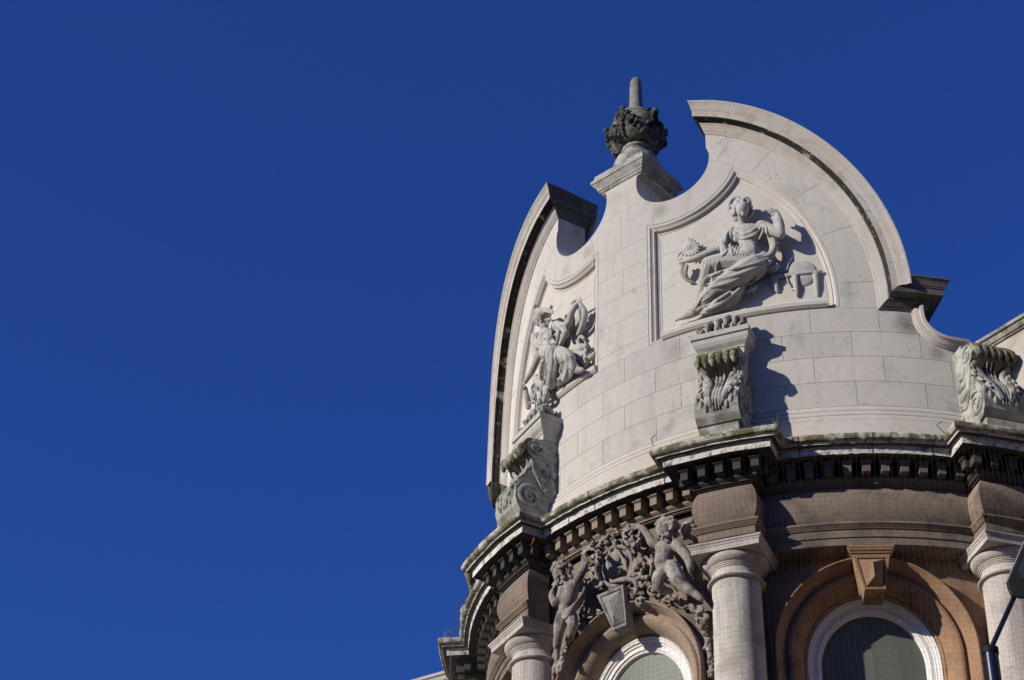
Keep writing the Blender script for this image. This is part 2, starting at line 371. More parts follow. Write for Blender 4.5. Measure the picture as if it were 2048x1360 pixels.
# pediment cornice ---------------------------------------------------------
PP = [(0, -.002), (0, .012), (.010, .014), (.014, .022), (.026, .024), (.030, .034), (.045, .042), (.066, .062), (.082, .070), (.084, .078), (.10, .08), (.106, .088), (.108, .145), (.114, .15), (.104, .152), (.104, .166), (.112, .172), (.178, .175), (.182, .184), (.195, .186), (.20, .192), (.225, .196), (.25, .208), (.268, .22), (.272, .226), (.288, .228)]
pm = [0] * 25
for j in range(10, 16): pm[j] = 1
def ped_cornice(sg):
    mbx = MB(); rows = []
    zt = lambda n, p: ZC + sqrt((RI + n)**2 - (ST - .45 * p)**2)
    rows.append([SP(sg * (ST - .45 * p), RB - .5 * p, zt(n, p)) for n, p in PP])
    rows.append([SP(sg * (ST - .45 * p), RW + p, zt(n, p)) for n, p in PP])
    a0 = asin(ST / (RI + .14))
    for a in np.linspace(a0 + .02, pi / 2, 60): rows.append([SP(sg * (RI + n) * sin(a), RW + p, ZC + (RI + n) * cos(a)) for n, p in PP])
    k0 = [SP(sg * (RI + n), RW + p, ZK + n) for n, p in PP]; rows.append(k0)
    rows.append([SP(sg * (SE - .1 + .5 * p), RW + p, ZK + n) for n, p in PP])
    rows.append([SP(sg * (SE + p), RW + p, ZK + n) for n, p in PP])
    rows.append([SP(sg * (SE + p), RB - .5 * p, ZK + n) for n, p in PP])
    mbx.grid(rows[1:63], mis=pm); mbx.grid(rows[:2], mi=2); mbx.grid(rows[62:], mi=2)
    for a in (.52, .70, .88, 1.05, 1.24, 1.44):          # open joints between the coping stones
        a += random.uniform(-.03, .03)
        mbx.grid([[SP(sg * (RI + n + .001) * sin(a + e), RW + p + .0015, ZC + (RI + n + .001) * cos(a + e)) for n, p in PP] for e in (-.0007, .0007)], mi=3)
    top = PP[-1]                                     # weathered top of the coping, and the ends at the back
    pth = [(sg * (ST - .45 * top[1]), zt(*top))] + [(sg * (RI + top[0]) * sin(a), ZC + (RI + top[0]) * cos(a)) for a in np.linspace(a0 + .02, pi / 2, 60)] + [(sg * (RI + top[0]), ZK + top[0]), (sg * (SE + top[1]), ZK + top[0])]
    mbx.grid([[SP(s, r, z + dz) for s, z in pth] for r, dz in ((RW + top[1], 0), (RW, .012), (RB - .114, 0), (RB - .114, -.28))])
    o = len(mbx.v); e = rows[0]; mbx.v += [tuple(p) for p in e]; mbx.f.append(tuple(range(o, o + len(e)))); mbx.m.append(0)
    o = len(mbx.v); e = rows[-1]; mbx.v += [tuple(p) for p in e]; mbx.f.append(tuple(range(o, o + len(e)))); mbx.m.append(0)
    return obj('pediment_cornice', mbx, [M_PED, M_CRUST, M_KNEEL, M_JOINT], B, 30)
for sg in (1, -1): ped_cornice(sg)
# coping of the scoop and of the raking parapet beyond
CPP = [(0, -.002), (0, .02), (.012, .024), (.016, .04), (.03, .05), (.055, .062), (.06, .075), (.062, .085), (.09, .092), (.095, .085), (.10, -.4)]
for sg in (1, -1):
    rows = [[SP(sg * (SCP[0] - (.335 - n)), RW + p, ZK + (.03 if p > .072 else max(0, p) * .4)) for n, p in CPP]]
    for a in np.linspace(pi, 1.5 * pi, 16): rows.append([SP(sg * (SCP[0] + (.335 - n) * cos(a)), RW + p, SCP[1] + (.335 - n) * sin(a)) for n, p in CPP])
    rows.append([SP(sg * 3.45, RW + p, 1.345 + n) for n, p in CPP])
    rows.append([SP(sg * (3.535 - (.35 * n if sg > 0 else 0)), RW + p, 1.345 + n) for n, p in CPP])
    mb = MB(); mb.grid(rows); obj('parapet_coping', mb, M_PED, B, 30)

M_PLDIRT = stone('grimy stone', (.30, .275, .24), .25, soot=((.12, .11, .10), 6, .45, .8))
# wing wall that meets the drum in the inner corner and comes forward, and the lower facade on the far side
def wing(name, K, d, s0, s1, z0, z1, th, cop, mats):
    d = np.array([d[0], d[1], 0.]); d /= np.linalg.norm(d); n = np.array([d[1], -d[0], 0]) * cop; K = np.array([K[0], K[1], 0.])
    pt = lambda s, p, z: K + d * s + n * p + np.array([0, 0, z])
    mbx = MB(); mbx.loft([[pt(s, 0, z0), pt(s, 0, z1), pt(s, -th, z1), pt(s, -th, z0)] for s in np.linspace(s0, s1, 8)])
    wl = obj(name, mbx, mats[0], B)
    mbx = MB(); mbx.loft([[pt(s, p, z1 - .002 + h) for h, p in CPP[:-1]] + [pt(s, -th - .08, z1 + .09), pt(s, -th - .08, z1)] for s in np.linspace(s0, s1, 10)])
    obj('wing_coping', mbx, mats[1], wl, 30)
    return wl
M_WING = stone('stained wing wall stone', (.50, .44, .37), .14, soot=((.26, .21, .16), 2.5, .48, .7), pits=.4, bump=.25, dr=.6)
wing('wing_wall', (1.609, -3.234), (.746, -.666), -.12, 6, .02, 1.345, .35, 1, (M_WING, M_CON))
wing('wing_facade', (1.609, -3.234), (.746, -.666), .47, 6, GZ, .018, .6, 1, (M_BROWN, M_CYMA))
wing('far_facade', (3.57 * sin(-1.552), -3.57 * cos(-1.552)), (-.9225, .386), .72, 7, GZ, .0, .6, -1, (M_PLAIN, M_PLAIN))
# plinth courses under the parapet
mb = MB(); PLP = [(3.571, .605), (3.585, .60), (3.587, .592), (3.595, .545), (3.593, .537), (3.612, .532), (3.613, .524), (3.618, .476), (3.616, .468), (3.638, .463), (3.639, .455), (3.644, .408), (3.643, .401), (3.655, .398), (3.66, .02)]
mb.grid([[W(f, r, z) for r, z in PLP] for f in np.linspace(-2.15, 1.05, 130)], mis=[1, 1, 0, 0, 1, 1, 0, 0, 1, 1, 0, 1, 1, 0])
obj('plinth_course', mb, [M_PLAIN, M_PLDIRT], B, 30)

# entablature ---------------------------------------------------------------
def ent_rows(prof, cols=COLS):
    rows = []
    def ring(fn): rows.append([fn(p, z) for p, z in prof])
    pts = []
    for i, c in enumerate(cols):
        for lt in (-1, 1):
            inner = lambda p, z, c=c, lt=lt: FR(c, lt * (.245 + p), sqrt((3.645 + p)**2 - (.245 + p)**2), z)
            outer = lambda p, z, c=c, lt=lt: FR(c, lt * (.245 + p), sqrt((3.877 + p)**2 - (.245 + p)**2), z)
            if lt < 0:
                ring(inner); ring(outer)
                for k in np.linspace(-1, 1, 9)[1:-1]: ring(lambda p, z, k=k, c=c: FR(c, k * (.245 + p), sqrt((3.877 + p)**2 - (k * (.245 + p))**2), z))
            else:
                ring(outer); ring(inner)
        if i < len(cols) - 1:
            n = 56
            for k in range(1, n):
                t = k / n
                def fn(p, z, t=t, c=c, d=cols[i + 1]):
                    a = c + asin((.245 + p) / (3.645 + p)); b = d - asin((.245 + p) / (3.645 + p)); return W(a + (b - a) * t, 3.645 + p, z)
                ring(fn)
    return rows
def worn(rows, lo, hi, a=.004):
    for i, r in enumerate(rows):
        for j in range(lo, hi): r[j] = tuple(c + random.uniform(-a, a) * (1 if k == 2 else .7) for k, c in enumerate(r[j]))
    return rows
def ent(name, prof, mats, mis=None, runs=(COLS,), wear=None, rowmi=None, joints=None):
    mb = MB()
    for f in joints or []: mb.grid([[W(f + e, 3.645 + p + .004, z - .001) for p, z in prof[2:15]] for e in (-.0011, .0011)], mi=3)
    for cols in runs: mb.grid(worn(ent_rows(prof, cols), *wear) if wear else ent_rows(prof, cols), mis=mis, rowmi=rowmi)
    mb = mb; return obj(name, mb, mats, B, 28)
CP = [(-.05, .07), (.32, .022), (.352, .006), (.361, -.004), (.363, -.02), (.361, -.036), (.355, -.049), (.342, -.058), (.325, -.063), (.316, -.065), (.313, -.079), (.276, -.081), (.272, -.084), (.263, -.086), (.26, -.158), (.237, -.16), (.235, -.15), (.05, -.15), (.045, -.153), (.045, -.285)]
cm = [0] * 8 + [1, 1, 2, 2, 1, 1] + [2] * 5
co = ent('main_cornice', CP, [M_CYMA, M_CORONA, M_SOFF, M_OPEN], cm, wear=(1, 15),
         joints=[a + (b - a) * (t + random.uniform(-.06, .06)) for a, b in ((PLL, PL), (PL, PM), (PM, PR)) for t in (.3, .52, .72)])
BP = [(.045, -.285), (.078, -.288), (.08, -.306), (.07, -.314), (.052, -.328), (.048, -.33), (.048, -.342), (.026, -.344), (.024, -.355), (.008, -.358), (.003, -.362)]
rm = [1 if i % 66 < 11 else (0, 1, 0, 2, 2, 2, 2)[i // 66] for i in range(400)]     # soot lies thickest on the breaks
ent('bed_moulding', BP, [M_BLOCK, M_SOOT, M_GREYB], rowmi=rm)
FPF = [(.003, -.362)] + [(.002 + .058 * sin(pi * t)**.8, -.362 - .383 * t) for t in np.linspace(0.03, .97, 14)] + [(.003, -.745)]
GAP = (COLS[:3], COLS[3:])                         # the carved bay has no frieze
ent('frieze', FPF, M_BROWN, None, GAP)
AP = [(.003, -.745), (.064, -.747), (.066, -.768), (.058, -.774), (.046, -.788), (.034, -.80), (.033, -.805), (.02, -.807), (.018, -.882), (.006, -.886), (.003, -.955), (-.005, -.957), (-.21, -.96)]
ent('architrave', AP, M_BROWN, None, GAP)

# modillion blocks: one mesh, copied round the drum
mb = MB()
for l, r1, z0, z1 in ((.036, .165, -.284, -.207), (.04, .173, -.207, -.196), (.049, .188, -.196, -.172), (.04, .168, -.172, -.151)):
    mb.add([(a, -b, z) for z in (z0, z1) for a, b in ((-l, .03), (l, .03), (l, r1), (-l, r1))], [(0, 1, 2, 3), (4, 5, 6, 7), (0, 1, 5, 4), (1, 2, 6, 5), (2, 3, 7, 6), (3, 0, 4, 7)])
dp = {}; spots = []
for bi, (a, b) in enumerate(((PLL, PL), (PL, PM), (PM, PR))):
    for k in range(-5, 6): spots.append(((M_SOOT, M_BLOCK, M_GREYB)[bi], W((a + b) / 2 + k * .0447 + .004, 3.645, 0), (a + b) / 2 + k * .0447 + .004))
for c in (PLL, PL, PM, PR):
    for l in (-.32, -.16, 0, .16, .32): spots.append((M_SOOT, FR(c, l, sqrt(3.877**2 - l * l) if abs(l) < .2 else 3.865, 0), c + l / 3.9))
    for sd in (-1, 1): spots.append((M_SOOT, FR(c, sd * .245, 3.9, 0), c + sd * pi / 2))
for mt_, p, a in spots:
    if mt_.name not in dp: dp[mt_.name] = o = obj('modillion', mb, mt_, None)
    else: o = dp[mt_.name].copy(); SC.collection.objects.link(o)
    o.location = p; o.rotation_euler = (0, 0, a)
    o.parent = B; o.matrix_parent_inverse = B.matrix_world.inverted()

# window bays ----------------------------------------------------------------
RB0 = 3.45
ZA = -1.87
def arch_path(rho, zb, n=40): return [(-rho, z) for z in np.linspace(zb, ZA, 8)[:-1]] + [(rho * -cos(a), ZA + rho * sin(a)) for a in np.linspace(0, pi, n)] + [(rho, z) for z in np.linspace(ZA, zb, 8)[1:]]
ARCF = lambda q: [(.862, q - .002), (.862, q + .09), (.857, q + .10), (.846, q + .10), (.843, q + .085), (.836, q + .07), (.833, q + .045), (.824, q + .03), (.822, q + .005), (.812, q - .012), (.81, q - .035), (.796, q - .055), (.785, q - .06), (.777, q - .05), (.762, q - .036), (.74, q - .038), (.715, q - .056), (.693, q - .09), (.675, q - .134), (.662, q - .18), (.654, q - .214), (.647, q - .209), (.638, q - .214), (.634, q - .30)]
FRM = [(.64, 3.15), (.64, 3.19), (.625, 3.20), (.615, 3.19), (.60, 3.185), (.59, 3.165), (.578, 3.165), (.576, 3.15), (.535, 3.148), (.53, 3.135), (.512, 3.125), (.505, 3.085)]
ZB = -4.2
for i, (a, b) in enumerate(((-2.19, PLL), (PLL, PL), (PL, PM), (PM, PR), (PR, 1.084))):
    c = (a + b) / 2; h = (b - a) / 2; RBW = RB0; ztop = -.955
    if i == 2: RBW, ztop = 3.60, -.355             # carved bay: wall rises to the bed moulding
    rf = .2 if i == 2 else 0
    ARC = ARCF(RBW) + [(.634, 3.14 + rf)]
    zo = lambda r: -.11 if i == 2 else 0
    mb = MB(); path = arch_path(.858, ZB)
    def outer(s, z):
        H = h * RBW
        if z <= ZA + 1e-6 and abs(s) > .85: return (copysign(H, s), z)
        dx, dz = s, z - ZA; k = min(H / max(abs(dx), 1e-6), (ztop - ZA) / max(dz, 1e-6)); return (dx * k, ZA + dz * k)
    rows = []
    for t in np.linspace(0, 1, 5): rows.append([W(c + ((1 - t) * s + t * outer(s, z)[0]) / RBW, RBW, (1 - t) * (z + zo(RBW)) + t * outer(s, z)[1]) for s, z in path])
    mb.grid(rows)
    # corners left between the rays and the top line
    bw = obj('bay_wall', mb, M_ORANGE if i == 3 else M_BROWN, B, 40)
    mb = MB(); mb.grid([[W(c + s / RBW, r, z + zo(r)) for s, z in arch_path(rho, ZB)] for rho, r in ARC])
    obj('arch_surround', mb, M_ORANGE if i == 3 else M_TAN, B, 25)
    mb = MB(); mb.grid([[W(c + s / RBW, r + rf, z + zo(0)) for s, z in arch_path(rho, ZB + .3)] for rho, r in FRM])
    wf = obj('window', mb, M_WHITE, B, 25)
    mb = MB(); pth = arch_path(.51, ZB + .3)
    rows = [[W(c + s * t / RBW, 3.09 + rf, z + zo(0)) for s, z in pth] for j, t in enumerate((1, .5, 0))]
    mb.grid(rows); obj('pane', mb, M_PANE, wf)
    mb = MB(); mb.box(c, -.66, .66, 2.95, 3.3 + rf, ZB, ZB + .32); obj('sill', mb, M_BROWN, wf)

# drum below, core of the building behind the windows and roof deck (never in view)
mb = MB(); mb.lathe((0, 0), [(3.45, ZB + .001), (4.05, ZB - .01), (4.08, ZB - .2), (3.9, ZB - .25), (3.6, ZB - .4), (3.6, GZ)], 96)
obj('lower_wall', mb, M_BROWN, B, 30)
mb = MB(); mb.lathe((0, 0), [(2.8, ZB - .1), (2.95, -.95), (3.3, -.5), (3.3, .3), (0.01, .6)], 48); obj('inner_core', mb, M_SOFF, B, 30)

# keystones
M_KEYL = stone('pale weathered keystone', (.33, .31, .285), .2, soot=((.10, .09, .08), 8, .5, .7), streak=.5, bump=.4)
def keystone(c, tp, bt, z0, z1, r, cap, mats, lean=.03):
    mb = MB(); dp_ = .085 if cap else .07
    (la, lb), (ma, mm) = tp, bt
    bk = 3.3 if cap else 3.57
    rows = [[FR(c, la, bk + .1, z1), FR(c, lb, bk + .1, z1), FR(c, lb, r, z1), FR(c, la, r, z1)], [FR(c, ma, bk, z0), FR(c, mm, bk, z0), FR(c, mm, r - lean, z0), FR(c, ma, r - lean, z0)]]
    mb.loft(rows)
    def q(u, v, d):     # point on the front: u across, v down
        l = (la + (lb - la) * u) * (1 - v) + (ma + (mm - ma) * u) * v; return FR(c, l, r - lean * v + d, z1 + (z0 - z1) * v)
    fr = lambda i, d: [q(i, i * .8, d), q(1 - i, i * .8, d), q(1 - i, 1 - i * .7, d), q(i, 1 - i * .7, d)]
    mb.grid([fr(0, .001), fr(.0, .012), fr(.09, .012), fr(.11, -.012), fr(.13, -.012), fr(.135, .006), fr(.145, .008)], False, True)
    apx = [q(.5, .33, dp_), q(.5, .74, dp_)]; f4 = fr(.145, .008); o = len(mb.v)
    mb.add(f4 + apx, [(0, 1, 4), (1, 2, 5, 4), (2, 3, 5), (3, 0, 4, 5)])
    k = obj('keystone', mb, mats, B)
    if cap:
        m2 = MB()
        m2.loft([[FR(c, la - e, 3.42, z), FR(c, lb + e, 3.42, z), FR(c, lb + e, r + e, z), FR(c, la - e, r + e, z)] for z, e in ((z1 - .005, .004), (z1 + .02, .006), (z1 + .022, .018), (z1 + .04, .02), (z1 + .043, .03), (z1 + .075, .045), (z1 + .095, .046))])
        obj('keystone_cap', m2, mats, k)
    return k
cR = (PM + PR) / 2
keystone(cR, (-.155, .165), (-.075, .105), -1.37, -1.045, 3.6, True, M_ORANGE)
cL = (PL + PM) / 2
keystone(cL, (-.15, .165), (-.035, .12), -1.36, -1.0, 3.77, False, M_KEYL, .1)

# columns --------------------------------------------------------------------
def tex(mb_, name, mats, par, sm=30): return obj(name, mb_, mats, par, sm)
c0 = None
def make_column():
    mb = MB(); mb.lathe((0, 0), [(.218, -1.275), (.219, -1.6), (.225, -2.2), (.238, -3.0), (.25, -3.9), (.252, -4.0)], 40)
    sh = obj('column', mb, M_COL, None, 40)
    mb = MB(); mb.lathe((0, 0), [(.218, -1.28), (.225, -1.272), (.25, -1.268), (.258, -1.257), (.25, -1.245), (.228, -1.24), (.225, -1.232), (.218, -1.22), (.217, -1.165), (.226, -1.16), (.228, -1.15), (.236, -1.147), (.238, -1.137), (.246, -1.134), (.248, -1.124), (.262, -1.118), (.285, -1.098), (.298, -1.072), (.298, -1.055), (.285, -1.043)], 44)
    cp = obj('capital', mb, M_COL, sh, 30)
    mb = MB(); LV = [(-1.046, .312), (-.998, .316), (-.997, .322), (-.985, .324), (-.975, .334), (-.972, .338), (-.958, .34)]
    mb.loft([[(sx * l, sy * l, z) for sx, sy in ((-1, -1), (1, -1), (1, 1), (-1, 1))] for z, l in LV])
    ab = obj('abacus', mb, M_COL, sh)
    mb = MB(); mb.lathe((0, 0), [(.252, -4.0), (.28, -4.01), (.28, -4.03), (.32, -4.06), (.32, -4.1), (.29, -4.12), (.33, -4.15), (.33, -4.2)], 32)
    bs = obj('column_base', mb, M_COL, sh, 30)
    return sh
for c in COLS:
    if c0 is None: c0 = sh = make_column()
    else:
        sh = c0.copy(); SC.collection.objects.link(sh)
        for ch in list(c0.children):
            d = ch.copy(); SC.collection.objects.link(d); d.parent = sh
    sh.location = W(c, 3.65, 0); sh.rotation_euler = (0, 0, c)
    sh.parent = B; sh.matrix_parent_inverse = B.matrix_world.inverted()
# consoles ---------------------------------------------------------------------
CONP = [(3.78, 1.215), (3.82, 1.212), (3.865, 1.19), (3.905, 1.135), (3.92, 1.07), (3.905, 1.02), (3.87, .985), (3.84, .955), (3.832, .91), (3.845, .86), (3.885, .785), (3.945, .705), (4.0, .62), (4.03, .54), (4.035, .45), (4.015, .37), (3.97, .31), (3.9, .28)]
def spiral(c, lat, ce, r0, r1, a0, turns, th, n=40):
    return [FR(c, lat, ce[0] + (r0 + (r1 - r0) * t) * cos(a0 + turns * 2 * pi * t), ce[1] + (r0 + (r1 - r0) * t) * sin(a0 + turns * 2 * pi * t)) for t in np.linspace(0, 1, n)]
def console(c, slab, mat, dl=0):
    mb = MB(); hw = .21
    pr = [(3.56, 1.27), (3.735, 1.27), (3.735, 1.225)] + CONP + [(3.9, .08), (3.56, .08)]
    mb.loft([[FR(c, dl + l, r, z) for r, z in pr] for l in (-hw, hw)])
    body = obj('console', mb, mat, B)
    for sd in (-1, 1):                                  # carved volutes on the sides
        m2 = MB(); L_ = dl + sd * (hw + .002)
        m2.tube(spiral(c, L_, (3.885, .49), .135, .02, 2.1, -1.9, 0), [.019] * 30 + [.014] * 10, 6)
        m2.tube(spiral(c, L_, (3.825, 1.09), .085, .015, 1.3, 1.4, 0), [.014] * 40, 6)
        m2.tube([FR(c, L_, r, z) for r, z in spline([(3.75, .62), (3.80, .73), (3.85, .83), (3.86, .93)], 5)], .016, 6)
        for (r, z, q) in ((3.66, .72, .07), (3.62, .62, .05), (3.69, .60, .055), (3.63, .83, .05), (3.70, .83, .045), (3.60, .5, .04), (3.74, .72, .04), (3.66, .92, .035)):
            nn = np.array(FR(c, 1, 0, 0)) - np.array(FR(c, 0, 0, 0)); rr = np.array(FR(c, 0, 1, 0)) - np.array(FR(c, 0, 0, 0))
            m2.ell(FR(c, dl + sd * hw, r, z), .028, q, q * .9, (nn, rr, (0, 0, 1)), 10, 6)
        obj('volute', m2, mat, body, 50)
    m3 = MB()                                           # mossy roll with its scalloped leaf edge
    m3.tube([FR(c, dl + l, 3.862, 1.115) for l in np.linspace(-.205, .205, 8)], .092, 14, caps=False)
    for k in range(6):
        l = dl - .175 + .07 * k; j = random.uniform(-.012, .012)
        m3.tube([FR(c, l, 3.90, 1.14), FR(c, l, 3.965, 1.085 + j), FR(c, l, 3.985, 1.025 + j), FR(c, l, 3.975, .985 + j)], [.03, .042, .04, .02], 8)
    obj('leaf_roll', m3, M_MOSS, body, 60)
    m4 = MB()                                           # acanthus below
    def onf(l, z, d):                                   # point standing d off the console front
        zs = [q[1] for q in CONP]; r = np.interp(z, zs[::-1], [q[0] for q in CONP][::-1]); return FR(c, dl + l, r + d, z)
    for l0 in (-.03, 0, .03): m4.tube([onf(l0 * (1 + 2.2 * max(0, z - .8)), z, .012) for z in np.linspace(.42, 1.0, 10)], [.008] + [.013] * 8 + [.008], 6)
    for sd in (-1, 1):
        for k, (za, zb, lb) in enumerate(((.47, .66, .125), (.52, .77, .16), (.58, .88, .18), (.66, .97, .17))):
            P = spline([(.05 + .012 * k, za), (.07 + .28 * (lb - .06), za + .6 * (zb - za)), (lb - .01, zb), (lb + .018, zb - .035), (lb + .012, zb - .075)], 4)
            m4.tube([onf(sd * l, z, .004 + .034 * (i / len(P))**1.5) for i, (l, z) in enumerate(P)], [.014 + .021 * sin(pi * min(1, i / len(P) + .2)) for i in range(len(P))], 8)
            m4.tube([onf(sd * (l - .012), z, .03 + .034 * (i / len(P))**1.5) for i, (l, z) in enumerate(P[:-5])], [.006] * (len(P) - 5), 5)
        for k in range(3): m4.ell(onf(sd * (.1 + .045 * k), .46 + .05 * k, 0), .022, .02, .05, None, 8, 6)
    obj('acanthus_leaf', m4, mat, body, 60)
    m5 = MB(); m5.box(c, dl - .19, dl + .19, 3.6, 3.985, .03, .275); m5.box(c, dl - .175, dl + .175, 3.6, 3.95, .27, .31)
    obj('console_foot', m5, mat, body)
    if slab:
        LV = [(1.245, 3.737, .213), (1.30, 3.742, .218), (1.305, 3.752, .226), (1.325, 3.755, .228), (1.335, 3.765, .238), (1.36, 3.79, .262), (1.385, 3.802, .274), (1.39, 3.806, .277), (1.44, 3.812, .282), (1.445, 3.83, .294), (1.50, 3.832, .295)]
        m6 = MB(); m6.loft([[FR(c, -l, 3.5, z), FR(c, l, 3.5, z), FR(c, l, r, z), FR(c, -l, r, z)] for z, r, l in LV])
        obj('console_cap', m6, M_CARVE, body)
        m7 = MB()
        for l, h, q in ((-.2, .12, .06), (-.12, .19, .066), (-.03, .2, .07), (.05, .22, .07), (.13, .19, .066), (.2, .15, .06)):
            m7.tube([FR(c, l * .8, 3.62, 1.5), FR(c, l, 3.66, 1.5 + h * .7), FR(c, l * 1.1, 3.72, 1.5 + h), FR(c, l * 1.15, 3.77, 1.5 + h * .75), FR(c, l * 1.1, 3.75, 1.5 + h * .5)], [q * .7, q * .75, q * .6, q * .45, q * .25], 8)
            m7.tube([FR(c, l - .03, 3.72, 1.5), FR(c, l - .02, 3.745, 1.5 + h * .5), FR(c, l + .02, 3.76, 1.5 + h * .8)], [.02, .024, .012], 6)
        for sd in (-1, 1): m7.tube(spiral(c, sd * .185, (3.66, 1.60), .055, .012, 0, 1.4, 0, 24), .02, 6); m7.tube(spiral(c, sd * .2, (3.74, 1.55), .04, .01, 0, 1.2, 0, 20), .016, 6)
        obj('leaf_crest', m7, M_CON, body, 60)
    return body
console(PLL, False, M_CON); console(PL, True, M_CON); console(PM, True, M_CON); console(PR, False, M_CON, .03)

# urn finial ---------------------------------------------------------------------
UC = FR(P0, 0, 3.29, 0)
U = empty('urn_finial', (UC[0], UC[1], 4.44))
tag(U, 'blackened stone urn with carved garland and stubby spike on top of the central pier', 'finial')
mb = MB(); mb.lathe(UC, [(.275, 4.435), (.278, 4.46), (.264, 4.47), (.264, 4.58), (.255, 4.64), (.235, 4.685), (.20, 4.715), (.165, 4.735), (.15, 4.745), (.141, 4.77), (.141, 4.815), (.15, 4.825), (.164, 4.838), (.165, 4.855), (.155, 4.862), (.155, 4.872), (.14, 4.885)], 44)
obj('urn_foot', mb, M_CON, U, 40)
mb = MB(); mb.lathe(UC, [(.13, 4.875), (.18, 4.885), (.24, 4.93), (.28, 4.99), (.298, 5.06), (.30, 5.13), (.288, 5.2), (.262, 5.25), (.256, 5.262), (.262, 5.268), (.262, 5.29), (.245, 5.315), (.2, 5.345), (.13, 5.375), (.09, 5.39)], 48)
obj('urn_bowl', mb, M_URN, U, 40)
mb = MB()
for k in range(210):                                    # carved fruit and leaves: swags hung round the bowl
    a = random.uniform(0, 2 * pi); sw = abs(((a * 5 / (2 * pi) + .2) % 1) - .5) * 2
    zc = 4.96 + .2 * sw**1.6 + random.gauss(0, .024); r = np.interp(zc, [4.88, 4.93, 4.99, 5.06, 5.13, 5.2, 5.26], [.17, .24, .28, .298, .30, .288, .262]) + random.uniform(.0, .035)
    q = random.uniform(.018, .042); p = (UC[0] + r * sin(a), UC[1] - r * cos(a), zc)
    ax = np.linalg.qr(rng.normal(size=(3, 3)))[0]
    mb.ell(p, q, q * random.uniform(.5, 1), q * random.uniform(.5, 1.1), ax, 7, 5)
for k in range(5):                                      # heads of the swags
    a = (k + .3 + .5 - .0) * 2 * pi / 5 - .2 * 2 * pi / 5; 
    for i in range(16):
        aa = a + random.gauss(0, .1); zc = 5.2 + random.gauss(0, .04); r = .30 + random.uniform(0, .05); q = random.uniform(.02, .035)
        mb.ell((UC[0] + r * sin(aa), UC[1] - r * cos(aa), zc), q, q * .7, q * random.uniform(.6, 1.3), None, 7, 5)
    for i in range(9):                                  # drops hanging below
        aa = a + random.gauss(0, .05); zc = 5.12 - i * .028; r = np.interp(zc, [4.88, 4.93, 4.99, 5.06, 5.13], [.2, .25, .29, .31, .315]); q = .034 - i * .002
        mb.ell((UC[0] + r * sin(aa), UC[1] - r * cos(aa), zc), q, q, q, None, 7, 5)
obj('garland', mb, M_GARL, U, 50)
mb = MB(); mb.lathe(UC, [(.105, 5.375), (.095, 5.42), (.084, 5.48), (.078, 5.56), (.073, 5.7), (.067, 5.88), (.062, 5.945), (.048, 5.982), (.022, 5.995), (.001, 5.997)], 24)
obj('spike', mb, M_SPIKE, U, 50)

# ------------------------------------------------------------------ unseen houses behind the viewer, added to block low sky and deepen shadows
M_BRICK = stone('sooty brick', (.13, .075, .055), .2)
def house(x, y, rz, wd, dp2, top, lab):
    H = empty('added_house', (x, y, GZ), rz); tag(H, lab, 'building', 'unseen houses added to block sky')
    T = Matrix.Translation((x, y, 0)) @ Matrix.Rotation(rz, 4, 'Z')
    bx = lambda mbx, a, b, c, d, e, f: mbx.add([T @ Vector(p) for p in ((a, c, e), (b, c, e), (b, d, e), (a, d, e), (a, c, f), (b, c, f), (b, d, f), (a, d, f))], [(0, 1, 2, 3), (4, 5, 6, 7), (0, 1, 5, 4), (1, 2, 6, 5), (2, 3, 7, 6), (3, 0, 4, 7)])
    m1 = MB(); bx(m1, -wd/2, wd/2, -dp2, 0, GZ, top); obj('wall', m1, M_BRICK, H)
    m2 = MB(); bx(m2, -wd/2 - .2, wd/2 + .2, -dp2 - .2, .25, top, top + .35); obj('parapet', m2, M_BROWN, H)
    k = int(wd // 3)
    for i in range(k):
        for z in np.arange(GZ + 1.2, top - 2, 3.4):
            m3 = MB(); u = -wd/2 + (i + .5) * wd / k; bx(m3, u - .55, u + .55, .002, .05, z, z + 1.9); w_ = obj('window', m3, M_WHITE, H)
            m4 = MB(); bx(m4, u - .47, u + .47, .051, .055, z + .08, z + 1.82); obj('pane', m4, M_NAVY, w_)
house(8, -27, 0, 22, 10, 3.5, 'unseen brick house added across the street opposite the round corner'); house(-17, -29, 0, 20, 10, 2.5, 'unseen brick house added to the left of the one opposite')
house(30, -18, radians(55), 24, 10, 4, 'unseen brick house added on the right hand side of the junction'); house(-34, -10, radians(-70), 24, 10, 3, 'unseen brick house added on the left hand side of the junction')

# ------------------------------------------------------------------ carved figures
def sculpt(name, mbx, mat, parent, vox=.011, it=4, disp=0):
    """melt overlapping solids into one continuous carved surface"""
    me = bpy.data.meshes.new(name); me.from_pydata([tuple(float(c) for c in v) for v in mbx.v], [], mbx.f)
    bm = bmesh.new(); bm.from_mesh(me); bmesh.ops.recalc_face_normals(bm, faces=bm.faces); bm.to_mesh(me); bm.free()
    t = bpy.data.objects.new('tmp', me); SC.collection.objects.link(t)
    r = t.modifiers.new('r', 'REMESH'); r.mode = 'VOXEL'; r.voxel_size = vox; r.use_smooth_shade = True
    if it: q = t.modifiers.new('s', 'SMOOTH'); q.factor = .5; q.iterations = it
    dg = bpy.context.evaluated_depsgraph_get(); me2 = bpy.data.meshes.new_from_object(t.evaluated_get(dg))
    bpy.data.objects.remove(t); bpy.data.meshes.remove(me); me2.name = name; me2.materials.clear()
    me2.polygons.foreach_set('use_smooth', [True] * len(me2.polygons))
    return link(name, me2, mat, parent)
